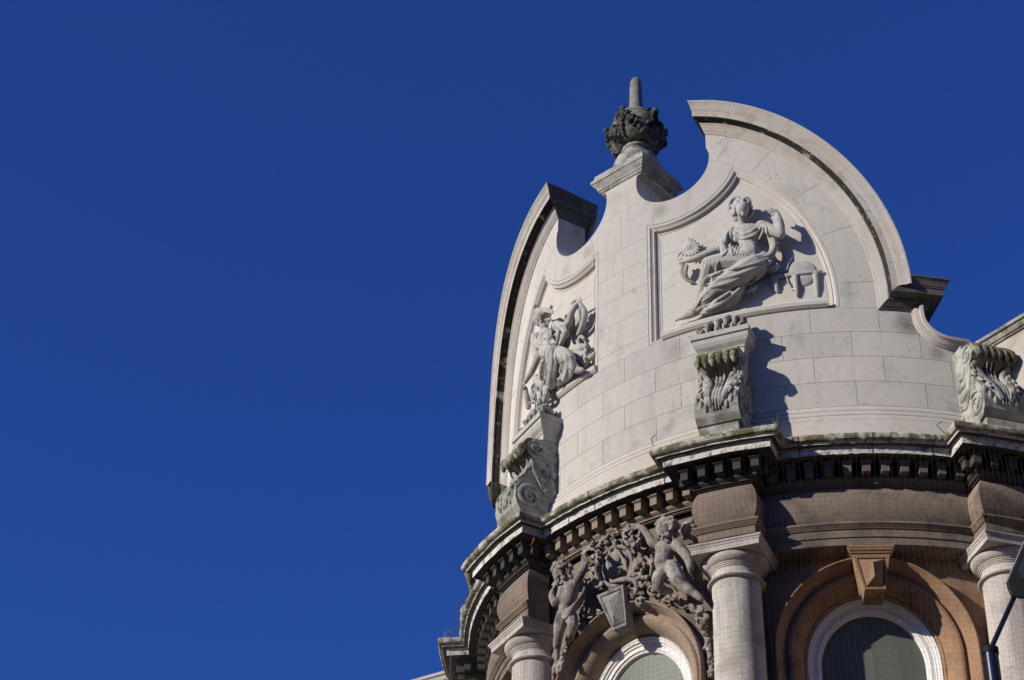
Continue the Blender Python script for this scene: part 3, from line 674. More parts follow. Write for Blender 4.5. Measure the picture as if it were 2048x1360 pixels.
class Relief:
    """builds in the plane of a wall: (x, y) along it, d = distance the stone stands out"""
    def __init__(s, r, ox, oy, k, ppm, dk=1): s.dk = dk; s.r, s.ox, s.oy, s.k, s.ppm = r, ox, oy, k, ppm; s.mb = MB()
    def P(s, x, y, d): return CY(s.ox + x / s.k, s.oy + y / s.k, s.r + d * s.dk)
    def R(s, q): return q / s.k / s.ppm
    def t(s, pts, rad, n=5, seg=8, sm=True):
        """tube through (x, y, d) points, radius in drawing units"""
        pts = [tuple(p) for p in pts]; m_ = len(pts)
        if not hasattr(rad, '__len__'): rad = [rad] * m_
        Q = spline(pts, n) if sm and m_ > 2 else [np.array(p, float) for p in pts]
        rr = np.interp(np.linspace(0, m_ - 1, len(Q)), range(m_), rad)
        s.mb.tube([s.P(*q) for q in Q], [s.R(q) for q in rr], seg)
    def look(s, *obs):
        s.bvh = []
        for o in obs: me = o.data; s.bvh.append(BVHTree.FromPolygons([v.co[:] for v in me.vertices], [p.vertices[:] for p in me.polygons]))
    def hug(s, pts, q, n=5, lift=.25, seg=7):
        """a fold of cloth that lies on the figure below it"""
        Q = spline(pts, n) if len(pts) > 2 else [np.array(p, float) for p in pts]; C = []
        for x, y, d in Q:
            a, b = s.P(x, y, 1.0), s.P(x, y, -.02); v = (b - a) / np.linalg.norm(b - a); best = None
            for t in s.bvh:
                h = t.ray_cast(Vector(a), Vector(v))
                if h[0] is not None and (best is None or h[3] < best): best = h[3]
            C.append((a, v, best if best is not None else np.linalg.norm(s.P(x, y, d) - a)))
        k = np.array([c[2] for c in C]); kp = np.r_[k[:1], k, k[-1:]]; k = np.minimum(k, (kp[:-2] + kp[1:-1] + kp[2:]) / 3)
        rr = np.interp(np.linspace(0, 1, len(Q)), [0, .15, .5, .85, 1], [q * .35, q * .9, q, q * .9, q * .35])
        s.mb.tube([c[0] + c[1] * (kk - lift * s.R(r)) for c, kk, r in zip(C, k, rr)], [s.R(r) for r in rr], seg)
    def e(s, x, y, d, rx, ry, rd, rot=0, nu=12, nv=9):
        c = s.P(x, y, d); u = s.P(x + 1, y, d) - c; u /= np.linalg.norm(u); n = np.array([c[0], c[1], 0]); n /= np.linalg.norm(n)
        v = np.cross(n, u); v /= np.linalg.norm(v); u = np.cross(v, n); q = radians(rot)
        a, b = u * cos(q) + v * sin(q), v * cos(q) - u * sin(q)
        s.mb.ell(c, s.R(rx), s.R(ry), s.R(rd), [a, b, n], nu, nv)
    def flush(s, name, mat, par, **k):
        o = sculpt(name, s.mb, mat, par, **k); s.mb = MB(); return o

def face(R, x, y, d, q, lookx, looky=0, out=1):
    """nose, brow, eyes, lips, chin and cheeks on a head of radius q turned towards lookx"""
    fx, fy, fd = x + lookx * q * .42, y + looky * q * .3, d + out
    R.e(fx + lookx * q * .16, fy + q * .12, fd - R.R(q) * .06, q * .1, q * .2, q * .2)                       # nose
    R.e(fx - q * .22, fy - q * .16, fd - R.R(q) * .05, q * .24, q * .09, q * .14); R.e(fx + q * .34, fy - q * .16, fd - R.R(q) * .05, q * .2, q * .09, q * .14)   # brows
    R.e(fx - q * .2, fy - q * .03, fd - R.R(q) * .08, q * .12, q * .08, q * .1); R.e(fx + q * .34, fy - q * .03, fd - R.R(q) * .08, q * .1, q * .08, q * .1)      # eyes
    R.e(fx + lookx * q * .12, fy + q * .45, fd - R.R(q) * .02, q * .2, q * .06, q * .14); R.e(fx + lookx * q * .12, fy + q * .56, fd - R.R(q) * .03, q * .17, q * .07, q * .13)
    R.e(fx + lookx * q * .08, fy + q * .8, fd - R.R(q) * .12, q * .24, q * .2, q * .2)                # chin
    R.e(fx - q * .35, fy + q * .3, fd - R.R(q) * .22, q * .26, q * .3, q * .22); R.e(fx + q * .42, fy + q * .3, fd - R.R(q) * .25, q * .22, q * .28, q * .2)
def curls(R, pts, q, n, jit, seed):
    g = random.Random(seed)
    for i in range(n):
        x, y, d = pts[g.randrange(len(pts))]; R.e(x + g.uniform(-jit, jit), y + g.uniform(-jit, jit), d + g.uniform(-.01, .015), q * g.uniform(.6, 1.1), q * g.uniform(.5, 1), q * g.uniform(.6, 1), g.uniform(0, 180), 8, 6)
def finger_hand(R, x, y, d, dx, dy, q, curl=.5, side=1):
    """palm, four bent fingers and a thumb; (dx, dy) is the way the fingers point"""
    L = hypot(dx, dy); dx, dy = dx / L, dy / L; px, py = -dy * side, dx * side
    R.e(x, y, d, q * .62, q * .55, q * .32, degrees(atan2(-dy, dx)))
    for k, ln in enumerate((.85, 1.0, .95, .75)):
        o = (-.45 + .3 * k) * q; b = (x + dx * q * .5 + px * o, y + dy * q * .5 + py * o)
        P = [(b[0], b[1], d + .004), (b[0] + dx * q * ln * .55, b[1] + dy * q * ln * .55, d + .012), (b[0] + dx * q * ln * (1 - .4 * curl), b[1] + dy * q * ln * (1 - .4 * curl), d + .012 - .045 * curl)]
        R.t(P, [q * .17, q * .155, q * .12], 3, 6)
    R.t([(x - px * q * .45, y - py * q * .45, d), (x - px * q * .75 + dx * q * .25, y - py * q * .75 + dy * q * .25, d + .01), (x - px * q * .7 + dx * q * .65, y - py * q * .7 + dy * q * .65, d + .012)], [q * .2, q * .17, q * .12], 3, 6)

# --- reclining woman with the sun and the globe (right panel)
RP = RW - .068
A = Relief(RP, 1310, 370, 4.25, 193, .78)
G1 = empty('relief_statue', tuple(CY(1440, 640, RP)))
tag(G1, 'reclining carved woman in a winged cap holding a rayed sun, in the right pediment panel', 'statue', 'carved women in the pediment panels')
# body: one continuous figure
A.e(745, 208, .2, 56, 74, 60, 6); face(A, 738, 212, .2, 58, .3, -.1, .05)
A.t([(728, 262, .14), (728, 310, .125), (735, 350, .11)], [36, 34, 44])
A.e(780, 400, .11, 135, 78, 62, 12); A.e(825, 425, .165, 54, 50, 40); A.e(705, 452, .15, 46, 44, 36)
A.t([(780, 420, .1), (795, 520, .11), (815, 600, .11)], [88, 76, 92])
A.t([(905, 345, .13), (990, 385, .2), (1068, 415, .235)], [50, 50, 42]); A.t([(1068, 418, .235), (1062, 330, .25), (1040, 250, .255)], [40, 38, 27])
finger_hand(A, 1020, 222, .26, -1, -.15, 46, .9, 1); A.t([(925, 205, .27), (985, 215, .285), (1040, 232, .275)], [16, 20, 14])
A.t([(650, 405, .11), (600, 480, .13), (545, 545, .14)], [56, 54, 46]); A.t([(545, 545, .14), (430, 590, .17), (330, 628, .19), (270, 645, .19)], [40, 36, 28, 23])
finger_hand(A, 238, 648, .19, -1, .12, 40, .6, -1)
A.t([(800, 650, .11), (640, 650, .15), (455, 668, .19)], [105, 92, 62]); A.t([(455, 668, .19), (430, 790, .15), (400, 900, .1), (380, 990, .07)], [60, 58, 48, 40])
A.t([(860, 690, .12), (680, 790, .19), (500, 900, .22)], [112, 98, 66]); A.t([(500, 900, .22), (420, 1000, .17), (330, 1080, .13)], [64, 60, 46])
A.t([(330, 1085, .14), (270, 1108, .13), (215, 1130, .11)], [40, 34, 22]); 
for k in range(4): A.t([(225 - 6 * k, 1128 + 5 * k, .12 - .012 * k), (190 - 8 * k, 1140 + 6 * k, .115 - .012 * k)], [10, 8], 2, 6, False)
A.e(870, 640, .1, 110, 95, 60, 20)
body = A.flush('figure', M_CARVE, G1, vox=.009, it=3)
# drapery
A.look(body)
def fold(pts, q=13, d=.01): A.hug(pts, q)
A.t([(1000, 450, .12), (1010, 540, .13), (960, 610, .15), (840, 625, .18), (700, 625, .19), (640, 650, .18)], [34, 32, 34, 42, 40, 26])
fold([(985, 620, .16), (880, 660, .215), (740, 700, .235), (560, 740, .25), (430, 800, .21), (410, 880, .17)], 17)
fold([(990, 650, .16), (860, 705, .22), (700, 765, .255), (560, 800, .265), (440, 850, .25)], 17)
fold([(940, 690, .17), (800, 740, .235), (660, 820, .27), (520, 862, .28), (425, 880, .25)], 18)
fold([(860, 715, .2), (740, 800, .265), (610, 880, .285), (500, 910, .29)], 17)
fold([(830, 770, .18), (700, 870, .25), (560, 960, .265), (430, 1030, .24), (340, 1060, .2)], 17)
fold([(800, 800, .16), (690, 910, .22), (560, 1010, .22), (420, 1065, .2), (300, 1062, .17)], 17)
fold([(790, 840, .13), (680, 960, .18), (560, 1050, .17), (440, 1085, .16), (350, 1100, .15)], 15)
fold([(770, 880, .1), (690, 990, .12), (600, 1060, .11)], 14)
def fan(P, Q, n, q, d=.012, jit=.004):
    g = random.Random(n)
    for k in range(n):
        t = (k + .5) / n + g.uniform(-.25, .25) / n; e = d + g.uniform(-jit, jit)
        fold([tuple(a * (1 - t) + b * t for a, b in zip(p, r)) for p, r in zip(P, Q)], q * g.uniform(.75, 1.2), e)
fan([(980, 640, .17), (860, 680, .225), (700, 735, .255), (540, 770, .265), (430, 830, .22)], [(850, 740, .2), (730, 840, .26), (600, 905, .28), (500, 945, .26), (400, 1010, .2)], 9, 9, .014)
fan([(830, 770, .17), (700, 870, .245), (560, 960, .26), (430, 1030, .23), (340, 1060, .19)], [(760, 900, .1), (670, 1000, .12), (570, 1062, .13), (460, 1090, .14), (370, 1104, .13)], 8, 9, .016)
fan([(415, 650, .21), (395, 720, .21), (385, 810, .17), (375, 900, .11), (370, 980, .06)], [(560, 640, .2), (520, 720, .19), (480, 790, .2), (450, 850, .2), (420, 900, .16)], 9, 10, .012)
A.t([(540, 680, .12), (480, 770, .13), (430, 870, .11)], [40, 44, 34]); A.t([(450, 690, .14), (425, 780, .12), (395, 920, .07)], [40, 40, 26])
fan([(640, 400, .13), (700, 450, .19), (790, 440, .21), (870, 400, .21), (918, 310, .17)], [(690, 360, .14), (740, 385, .185), (800, 370, .195), (860, 335, .19), (908, 298, .16)], 4, 8, .008)
fan([(720, 480, .16), (705, 530, .17), (690, 600, .175)], [(880, 470, .15), (860, 530, .16), (850, 590, .17)], 9, 7, .01)
fold([(480, 880, .28), (400, 950, .22), (345, 1040, .18), (260, 1060, .14)], 13)
for x0, x1 in ((400, 375), (425, 392), (452, 410), (488, 430), (520, 470)): fold([(x0 + 15, 640, .215), (x0, 720, .215), (x1 + 10, 820, .18), (x1, 900, .13)], 11)
for k, x in enumerate(range(660, 870, 24)): fold([(x + 14, 505 - k * 3, .155), (x, 545, .172), (x - 10, 600, .175)], 8)
fold([(648, 370, .13), (700, 425, .18), (790, 410, .205), (870, 360, .2), (915, 305, .17)], 15); fold([(660, 400, .14), (735, 455, .19), (830, 435, .225), (895, 370, .205), (925, 310, .175)], 13)
fold([(672, 362, .13), (740, 392, .18), (830, 362, .19), (910, 300, .165)], 12); fold([(930, 320, .17), (915, 400, .19), (880, 470, .18)], 12); fold([(940, 330, .16), (960, 420, .15), (985, 520, .14), (975, 590, .15)], 14)
fold([(640, 375, .12), (645, 450, .15), (640, 530, .16), (660, 600, .16)], 14); fold([(620, 385, .12), (600, 470, .17), (610, 560, .19), (560, 610, .2)], 15)
A.t([(590, 420, .15), (575, 500, .185), (590, 570, .195), (565, 620, .19)], [14, 30, 38, 22]); fold([(555, 500, .19), (575, 560, .215), (570, 610, .21)], 12)
A.t([(640, 560, .15), (610, 610, .19), (580, 650, .2)], [24, 34, 20])
for (x, y, q, d) in ((850, 790, 38, .09), (880, 750, 34, .1), (800, 840, 30, .08), (830, 880, 36, .07), (905, 720, 30, .1), (790, 900, 28, .06)): A.t([(x - q, y - q * .3, d), (x, y + q * .2, d + .05), (x + q, y - q * .5, d + .03)], [q * .3, q * .5, q * .3]); 
A.t([(920, 640, .14), (970, 660, .17), (990, 645, .16)], [22, 24, 10])
A.t([(235, 680, .16), (230, 740, .13), (265, 800, .08), (330, 832, .03)], [26, 24, 18, 10]); A.t([(270, 690, .15), (262, 760, .11), (300, 815, .04)], [18, 16, 8])
A.flush('drapery', M_CARVE, G1, vox=.008, it=1)
# winged cap and hair
A.e(722, 172, .15, 62, 52, 58); A.e(700, 225, .13, 44, 62, 40)
curls(A, [(668, 175, .2), (672, 215, .2), (668, 255, .18), (684, 290, .15), (700, 150, .22), (745, 136, .23), (790, 152, .2), (812, 190, .14), (815, 235, .12), (805, 270, .1), (690, 180, .21), (655, 230, .16)], 19, 95, 13, 3)
A.t([(634, 205, .18), (634, 160, .2), (663, 116, .21), (705, 106, .215), (728, 130, .22)], [15, 20, 18, 15, 8]); A.t([(745, 130, .22), (772, 110, .21), (798, 130, .19), (808, 175, .17), (800, 200, .15)], [8, 16, 19, 17, 10])
A.flush('hair', M_CARVE, G1, vox=.008, it=1)
# sun disc with rays
A.e(283, 528, .12, 52, 46, 24, -15); A.e(276, 530, .11, 60, 52, 20, -15)
for k in range(13):
    a = -1.5 + 3.9 * k / 12; ca, sa = cos(a), sin(a); A.t([(280 + 50 * ca, 530 + 44 * sa, .115), (280 + 80 * ca, 530 + 66 * sa, .12), (280 + 112 * ca, 530 + 90 * sa, .125)], [17, 13, 3], 2, 6, False)
A.t([(205, 590, .1), (190, 615, .1)], [12, 5], 2, 6, False)
A.flush('sun_disc', M_CARVE, G1, vox=.0075, it=1)
# globe in its stand, scroll and pen
A.e(1240, 757, -.004, 134, 144, 30, 0, 28, 14)
A.flush('globe', M_CARVE, G1, vox=.009, it=3)
A.t([(985, 788, .04), (1130, 770, .045), (1280, 750, .045), (1415, 736, .035)], 12); A.t([(985, 778, .04), (1130, 760, .045), (1280, 740, .045), (1415, 728, .035)], 11)
for x, y0, y1, d in ((1022, 800, 905, .03), (1192, 778, 940, .035), (1366, 762, 938, .02)): A.t([(x, y0, d), (x + 3, y0 + 40, d), (x + 9, (y0 + y1) / 2 + 12, d), (x + 17, y1, d - .01)], [27, 24, 23, 14]); A.t([(x - 26, y0 + 8, d + .012), (x + 26, y0 + 4, d + .012)], 8, 2, 6, False)
A.t([(1168, 618, .012), (1138, 668, .03), (1118, 735, .04)], 7); A.t([(1122, 770, .035), (1132, 830, .032), (1165, 890, .02)], 8)
A.t([(965, 770, .01), (950, 820, .02), (980, 880, .02), (1060, 905, .02)], 8); A.t([(1050, 470, .01), (1058, 540, .02), (1115, 630, .01)], 7)
A.e(1030, 695, .09, 32, 34, 32); A.t([(945, 700, .1), (1000, 700, .11)], [28, 24], 2, 8, False); A.t([(960, 740, .08), (1000, 738, .09), (1025, 728, .09)], 9)
A.flush('globe_stand', M_CARVE, G1, vox=.0085, it=1)
def ledge(s0, s1, z0, z1, par, mat=M_PLAIN):
    mb = MB(); LV = [(-.02, z0 + .0), (.085, z0), (.11, z0 + .02), (.115, z1 - .02), (.10, z1), (-.02, z1)]
    mb.loft([[SP(s, RP + d, z) for d, z in LV] for s in np.linspace(s0, s1, 30)])
    return obj('ledge', mb, mat, par, 30)
ledge(.50, 2.19, 1.795, 1.875, G1)

# --- seated woman with lifted veil, anvil and hammer (left panel)
D = Relief(RP, 940, 560, 2.72, 188)
G2 = empty('relief_statue', tuple(CY(1110, 760, RP)))
tag(G2, 'seated carved woman with bowed head lifting a cloth beside tools, in the left pediment panel', 'statue', 'carved women in the pediment panels')
D.e(383, 208, .19, 36, 46, 40, -12); face(D, 378, 212, .19, 40, -.55, .1, .04)
D.t([(402, 245, .16), (405, 275, .14)], [25, 30]); D.e(415, 305, .13, 66, 48, 42, 15); D.e(395, 325, .17, 30, 28, 26); D.e(435, 318, .17, 30, 28, 26)
D.t([(412, 320, .12), (420, 370, .12), (440, 405, .12)], [52, 48, 58])
D.t([(470, 250, .14), (515, 255, .17), (540, 225, .2)], [32, 27, 22]); D.t([(540, 225, .2), (552, 180, .21), (580, 130, .2)], [22, 20, 15]); finger_hand(D, 590, 122, .2, .5, -1, 22, .7)
D.t([(365, 310, .14), (355, 380, .17), (368, 425, .18)], [30, 27, 23]); D.t([(368, 425, .18), (335, 500, .2), (300, 555, .2)], [22, 19, 14]); finger_hand(D, 290, 566, .2, -.7, .8, 22, .8)
D.t([(430, 400, .14), (435, 395, .22), (445, 400, .27)], [56, 54, 48]); D.t([(448, 405, .27), (455, 490, .23), (440, 570, .17)], [44, 40, 30])
D.t([(450, 405, .14), (510, 410, .22), (540, 430, .24)], [54, 46, 38]); D.t([(540, 430, .24), (560, 465, .21), (590, 490, .17)], [32, 27, 20]); D.t([(580, 492, .18), (612, 488, .17)], [20, 13], 2, 8, False)
D.look(D.flush('figure', M_CARVE, G2, vox=.009, it=3))
def fold2(pts, q=7, d=.008): D.hug(pts, q)
for x0, xm, x1 in ((405, 392, 380), (425, 415, 405), (445, 445, 432), (465, 470, 455), (482, 492, 480)): fold2([(x0, 385, .29), (xm, 450, .28), (x1 + 4, 520, .23), (x1, 585, .15)], 9)
def fan2(P, Q, n, q, d=.01):
    g = random.Random(n + 50)
    for k in range(n):
        t = (k + .5) / n; fold2([tuple(a * (1 - t) + b * t for a, b in zip(p, r)) for p, r in zip(P, Q)], q * g.uniform(.75, 1.2), d + g.uniform(-.004, .004))
fan2([(385, 380, .25), (378, 450, .22), (372, 520, .18), (368, 600, .1)], [(470, 380, .28), (468, 460, .26), (458, 530, .21), (440, 590, .13)], 9, 6, .012)
fan2([(480, 395, .26), (495, 460, .24), (480, 540, .18), (445, 595, .1)], [(560, 425, .25), (570, 480, .21), (550, 530, .15), (500, 585, .08)], 7, 6, .012)
fan2([(365, 295, .16), (385, 330, .2), (430, 350, .2)], [(440, 260, .17), (450, 300, .19), (470, 350, .18)], 6, 5, .008)
fold2([(490, 400, .27), (500, 450, .25), (480, 540, .2), (440, 590, .14)], 10); fold2([(520, 400, .27), (530, 470, .24), (510, 540, .17), (470, 580, .12)], 9); fold2([(545, 420, .26), (555, 480, .22), (540, 530, .15)], 9)
for (a, b) in (((360, 520), (350, 640)), ((380, 530), (372, 660)), ((345, 530), (362, 600)), ((400, 560), (395, 690)), ((370, 600), (385, 700))): D.t([(a[0], a[1], .17), (a[0] + 14, (a[1] + b[1]) / 2, .21), (b[0], b[1], .12)], [11, 20, 9])
for (x, y, q) in ((410, 600, 16), (430, 610, 15), (405, 640, 17), (455, 600, 14), (420, 640, 13)): D.e(x, y, .1, q, q * 1.3, q * 1.2, 20)
D.t([(345, 300, .14), (352, 340, .18), (375, 365, .18)], [16, 24, 16]); fold2([(352, 300, .17), (370, 340, .2), (400, 350, .21), (445, 350, .2)], 8); fold2([(380, 280, .17), (420, 295, .2), (465, 340, .19)], 8); fold2([(450, 235, .17), (480, 290, .2), (470, 350, .18)], 11); fold2([(475, 230, .17), (510, 270, .2), (500, 330, .18), (480, 360, .16)], 11); fold2([(440, 240, .17), (455, 300, .19), (452, 350, .18)], 9)
D.t([(500, 250, .18), (520, 290, .19), (495, 340, .17)], [18, 22, 10]); D.t([(375, 370, .17), (420, 362, .19), (470, 372, .18)], [10, 12, 10])
D.t([(600, 128, .19), (625, 185, .15), (605, 265, .1), (570, 320, .05)], [12, 20, 16, 6]); D.t([(590, 135, .18), (600, 210, .13), (575, 300, .06)], [8, 14, 7]); D.t([(555, 180, .18), (560, 235, .12), (545, 300, .06)], [12, 14, 8])
D.e(585, 235, .03, 40, 95, 26, 18); D.e(480, 330, .08, 60, 60, 30); D.e(480, 480, .08, 95, 95, 34); D.e(360, 600, .06, 40, 80, 30)
D.flush('drapery', M_CARVE, G2, vox=.008, it=1)
D.e(402, 178, .19, 56, 26, 44, -8); D.e(352, 143, .19, 14, 18, 12); D.e(440, 148, .18, 13, 15, 12); curls(D, [(410, 215, .18), (430, 210, .17), (440, 225, .15), (425, 235, .15), (380, 165, .21), (410, 165, .21)], 9, 26, 9, 5)
for k in range(4): D.t([(350, 180 - 7 * k, .215), (400, 172 - 7 * k, .235), (452, 182 - 6 * k, .2)], 4.5)
D.flush('headdress', M_CARVE, G2, vox=.008, it=1)
D.e(565, 146, .19, 18, 24, 18); D.t([(552, 128, .18), (570, 112, .19), (598, 100, .18)], [8, 9, 6])
D.flush('veil_knot', M_CARVE, G2, vox=.008, it=1)
D.t([(595, 370, .05), (590, 330, .06), (605, 308, .06), (622, 320, .05)], [12, 12, 11, 8]); D.t([(575, 380, .04), (600, 376, .05), (615, 372, .05)], [30, 32, 30]); D.t([(582, 440, .04), (595, 410, .045), (605, 430, .05)], [32, 34, 30])
D.t([(628, 350, .08), (630, 400, .09), (622, 465, .09)], [10, 13, 12]); D.t([(600, 405, .06), (630, 400, .08), (645, 430, .06)], [14, 14, 14])
for y in (365, 395, 425, 450): D.e(628, y, .1, 15, 8, 14)
D.t([(640, 440, .06), (660, 420, .06), (680, 400, .06)], [16, 15, 14]); D.t([(610, 310, .03), (640, 360, .03), (665, 412, .03)], 5)
D.flush('tools', M_CARVE, G2, vox=.008, it=1)
D.t([(300, 590, .16), (310, 640, .13), (318, 690, .1)], [15, 16, 18]); D.t([(318, 675, .09), (350, 660, .1), (352, 700, .08), (305, 760, .05)], 6); D.t([(330, 720, .07), (320, 750, .06)], [10, 12], 2, 8, False)
D.flush('mallet', M_CARVE, G2, vox=.0085, it=1)
ledge(-.95, -.345, 1.795, 1.875, G2); 

# --- cherubs and cartouche over the left window
RC = 3.60
E_ = Relief(RC, 1080, 1000, 3.779, 220)
K1 = empty('cherub_statue', tuple(CY(1345, 1150, RC)))
tag(K1, 'carved winged cherub half sitting beside the pale column, head facing out, holding a wreath', 'statue', 'cherubs over the arched window')
def kid_face(R, x, y, d, q, lx, out): face(R, x, y, d, q, lx, .25, out); R.e(x - q * .35, y + q * .4, d + out * .55, q * .34, q * .3, q * .3); R.e(x + q * .5, y + q * .4, d + out * .5, q * .3, q * .3, q * .3)
E_.e(945, 225, .3, 68, 80, 70, 6); kid_face(E_, 935, 232, .3, 70, -.25, .058)
E_.t([(955, 290, .26), (955, 320, .25)], [46, 52]); E_.e(950, 370, .24, 88, 68, 62, -6); E_.e(930, 455, .25, 72, 78, 66); E_.t([(950, 370, .23), (935, 470, .24), (960, 530, .22)], [74, 72, 72])
E_.t([(880, 335, .25), (845, 320, .27), (820, 270, .26)], [42, 38, 32]); E_.t([(820, 270, .26), (785, 225, .27), (745, 200, .27)], [32, 30, 23]); finger_hand(E_, 722, 198, .27, -1, .2, 32, .8)
E_.t([(1030, 340, .25), (1080, 385, .27), (1115, 435, .27)], [46, 42, 37]); E_.t([(1115, 435, .27), (1135, 495, .26), (1140, 540, .24)], [36, 32, 23]); finger_hand(E_, 1142, 570, .23, .15, 1, 34, .4, -1)
E_.t([(950, 540, .24), (900, 580, .3), (890, 640, .3)], [60, 56, 46]); E_.t([(890, 645, .3), (930, 680, .25), (985, 690, .2)], [42, 38, 26])
E_.t([(1000, 510, .26), (1035, 580, .31), (1070, 640, .3)], [64, 60, 50]); E_.t([(1070, 640, .3), (1130, 680, .28), (1180, 715, .25)], [46, 42, 28]); E_.t([(1180, 715, .26), (1215, 745, .26)], [32, 24], 2, 8, False)
for k in range(4): E_.t([(1208, 735 + 8 * k, .27 - .01 * k), (1232, 745 + 9 * k, .26 - .012 * k)], [11, 8], 2, 6, False)
E_.e(907, 470, .31, 8, 8, 6)
E_.flush('figure', M_CHERUB, K1, vox=.009, it=3)
curls(E_, [(890, 190, .3), (905, 160, .32), (940, 145, .33), (980, 150, .32), (1015, 175, .3), (1030, 215, .27), (1035, 260, .24), (885, 230, .29), (960, 160, .35), (990, 180, .34), (925, 170, .35), (1000, 200, .33)], 24, 85, 18, 8)
E_.flush('hair', M_CHERUB, K1, vox=.009, it=1)
E_.t([(1070, 240, .12), (1110, 190, .16), (1185, 130, .16)], [22, 32, 18]); E_.t([(1090, 260, .12), (1140, 215, .15), (1200, 175, .13)], [18, 24, 14]); E_.e(1095, 205, .2, 22, 36, 24, -20); E_.e(1085, 240, .18, 18, 22, 18)
for k in range(5): E_.t([(1080 + 10 * k, 300 - 4 * k, .1), (1130 + 8 * k, 265 + 10 * k, .13), (1185 - 4 * k, 290 + 14 * k, .08)], [9, 13, 6])
E_.flush('wing', M_CHERUB, K1, vox=.009, it=1)
E_.t([(900, 560, .27), (930, 540, .29), (985, 520, .28)], [10, 13, 9]); E_.t([(880, 560, .22), (920, 600, .27), (1000, 640, .24), (1040, 690, .18)], [10, 14, 14, 8])
E_.flush('loincloth', M_CHERUB, K1, vox=.009, it=1)

K2 = empty('cherub_statue', tuple(CY(1130, 1240, RC)))
tag(K2, 'carved standing cherub resting its cheek on one hand, a cloth round its hips', 'statue', 'cherubs over the arched window')
E_.e(160, 550, .28, 66, 76, 66, -4); kid_face(E_, 148, 562, .28, 66, -.35, .056)
E_.t([(195, 610, .24), (215, 635, .23)], [44, 50]); E_.e(240, 660, .22, 74, 66, 58, 20); E_.e(215, 755, .24, 66, 76, 62); E_.t([(240, 660, .21), (215, 760, .22), (200, 850, .21)], [68, 66, 66]); E_.e(214, 760, .3, 8, 8, 6)
E_.t([(175, 660, .25), (150, 745, .29), (115, 785, .29)], [40, 36, 32]); E_.t([(115, 785, .29), (90, 730, .3), (95, 690, .3)], [32, 29, 23]); finger_hand(E_, 108, 655, .31, .45, -1, 32, .6)
E_.t([(285, 600, .25), (320, 545, .27), (340, 500, .26)], [38, 34, 30]); E_.t([(340, 500, .26), (335, 440, .26), (330, 400, .25)], [30, 26, 20]); finger_hand(E_, 335, 385, .25, .3, -1, 28, .8)
E_.t([(175, 870, .22), (150, 950, .25), (140, 1010, .25)], [58, 52, 44]); E_.t([(140, 1010, .25), (130, 1090, .22), (128, 1150, .18)], [40, 36, 24]); E_.t([(128, 1155, .2), (132, 1195, .19)], [24, 17], 2, 8, False)
E_.t([(235, 880, .21), (250, 940, .23), (240, 1000, .2)], [54, 46, 34]); E_.t([(240, 1000, .2), (215, 1060, .12), (200, 1100, .06)], [34, 28, 18])
E_.flush('figure', M_CHERUB, K2, vox=.009, it=3)
curls(E_, [(105, 520, .28), (120, 490, .3), (160, 480, .32), (205, 490, .3), (225, 530, .27), (228, 575, .24), (145, 500, .34), (185, 500, .33), (110, 550, .27), (215, 510, .3)], 22, 80, 17, 9)
E_.flush('hair', M_CHERUB, K2, vox=.009, it=1)
for k in range(6): E_.t([(150 + 4 * k, 870 - 6 * k, .25), (200 + 10 * k, 890 - 18 * k, .28), (300 + 6 * k, 800 - 22 * k, .2), (340, 720 - 26 * k, .12)], [11, 14, 12, 7])
E_.flush('loincloth', M_CHERUB, K2, vox=.009, it=1)

C_ = empty('cartouche', tuple(CY(1232, 1130, RC)))
tag(C_, 'carved oval cartouche with a profile head in a scrolled frame between the two cherubs', 'carving')
g = random.Random(11)
E_.e(585, 480, -.01, 205, 235, 34, 0, 18, 10); E_.e(430, 560, -.01, 90, 150, 26); E_.e(770, 560, -.01, 110, 160, 26); E_.e(575, 500, .035, 116, 148, 18, 0, 24, 10)
for k in range(60):
    a = g.uniform(0, 2 * pi); q = g.uniform(1.2, 1.75); x, y = 590 + 140 * q * cos(a), 500 - 160 * q * sin(a)
    if y > 790 or x > 870 or x < 350 or (y > 610 and 400 < x < 690): continue
    b = g.uniform(0, 6.28); L_ = g.uniform(16, 36); E_.t([(x, y, .05), (x + L_ * cos(b), y + L_ * sin(b), .1 + g.uniform(0, .05)), (x + L_ * 1.5 * cos(b + .6), y + L_ * 1.5 * sin(b + .6), .08)], [11, 14, 6], 3, 6)
ov = [(575 + 118 * cos(a) + 26 * sin(a), 500 - 150 * sin(a) + 10 * cos(a), .08) for a in np.linspace(0, 2 * pi, 40)]
E_.t(ov, 17, 1); E_.t([(575 + 150 * cos(a) + 30 * sin(a), 500 - 182 * sin(a) + 12 * cos(a), .05) for a in np.linspace(.6, pi * 1.9, 40)], 15, 1)
E_.e(575, 500, .015, 116, 148, 14)
for cx, cy, r, a0, w_ in ((480, 325, 42, 0, 2.2), (540, 285, 30, 2, 2), (745, 470, 45, 1, 2), (760, 395, 34, 4, 2), (430, 640, 40, 3, 2), (395, 630, 30, 0, 2), (700, 700, 40, 2, 2.4), (750, 760, 34, 0, 2), (455, 640, 34, 1, 2), (740, 580, 30, 3, 2), (840, 470, 26, 1, 2)):
    E_.t([(cx + r * (1 - t * .7) * cos(a0 + t * w_ * pi), cy + r * (1 - t * .7) * sin(a0 + t * w_ * pi), .09 + .04 * t) for t in np.linspace(0, 1, 18)], 12, 2)
E_.t([(700, 300, .08), (770, 380, .1), (745, 460, .1), (700, 560, .08), (640, 620, .06)], [18, 24, 26, 20, 14]); E_.t([(840, 380, .08), (850, 470, .1), (835, 580, .06)], [14, 24, 10]); E_.t([(560, 615, .12), (640, 600, .14), (715, 615, .12), (735, 690, .1)], [16, 24, 20, 12])
E_.flush('frame', M_CHERUB, C_, vox=.009, it=1)
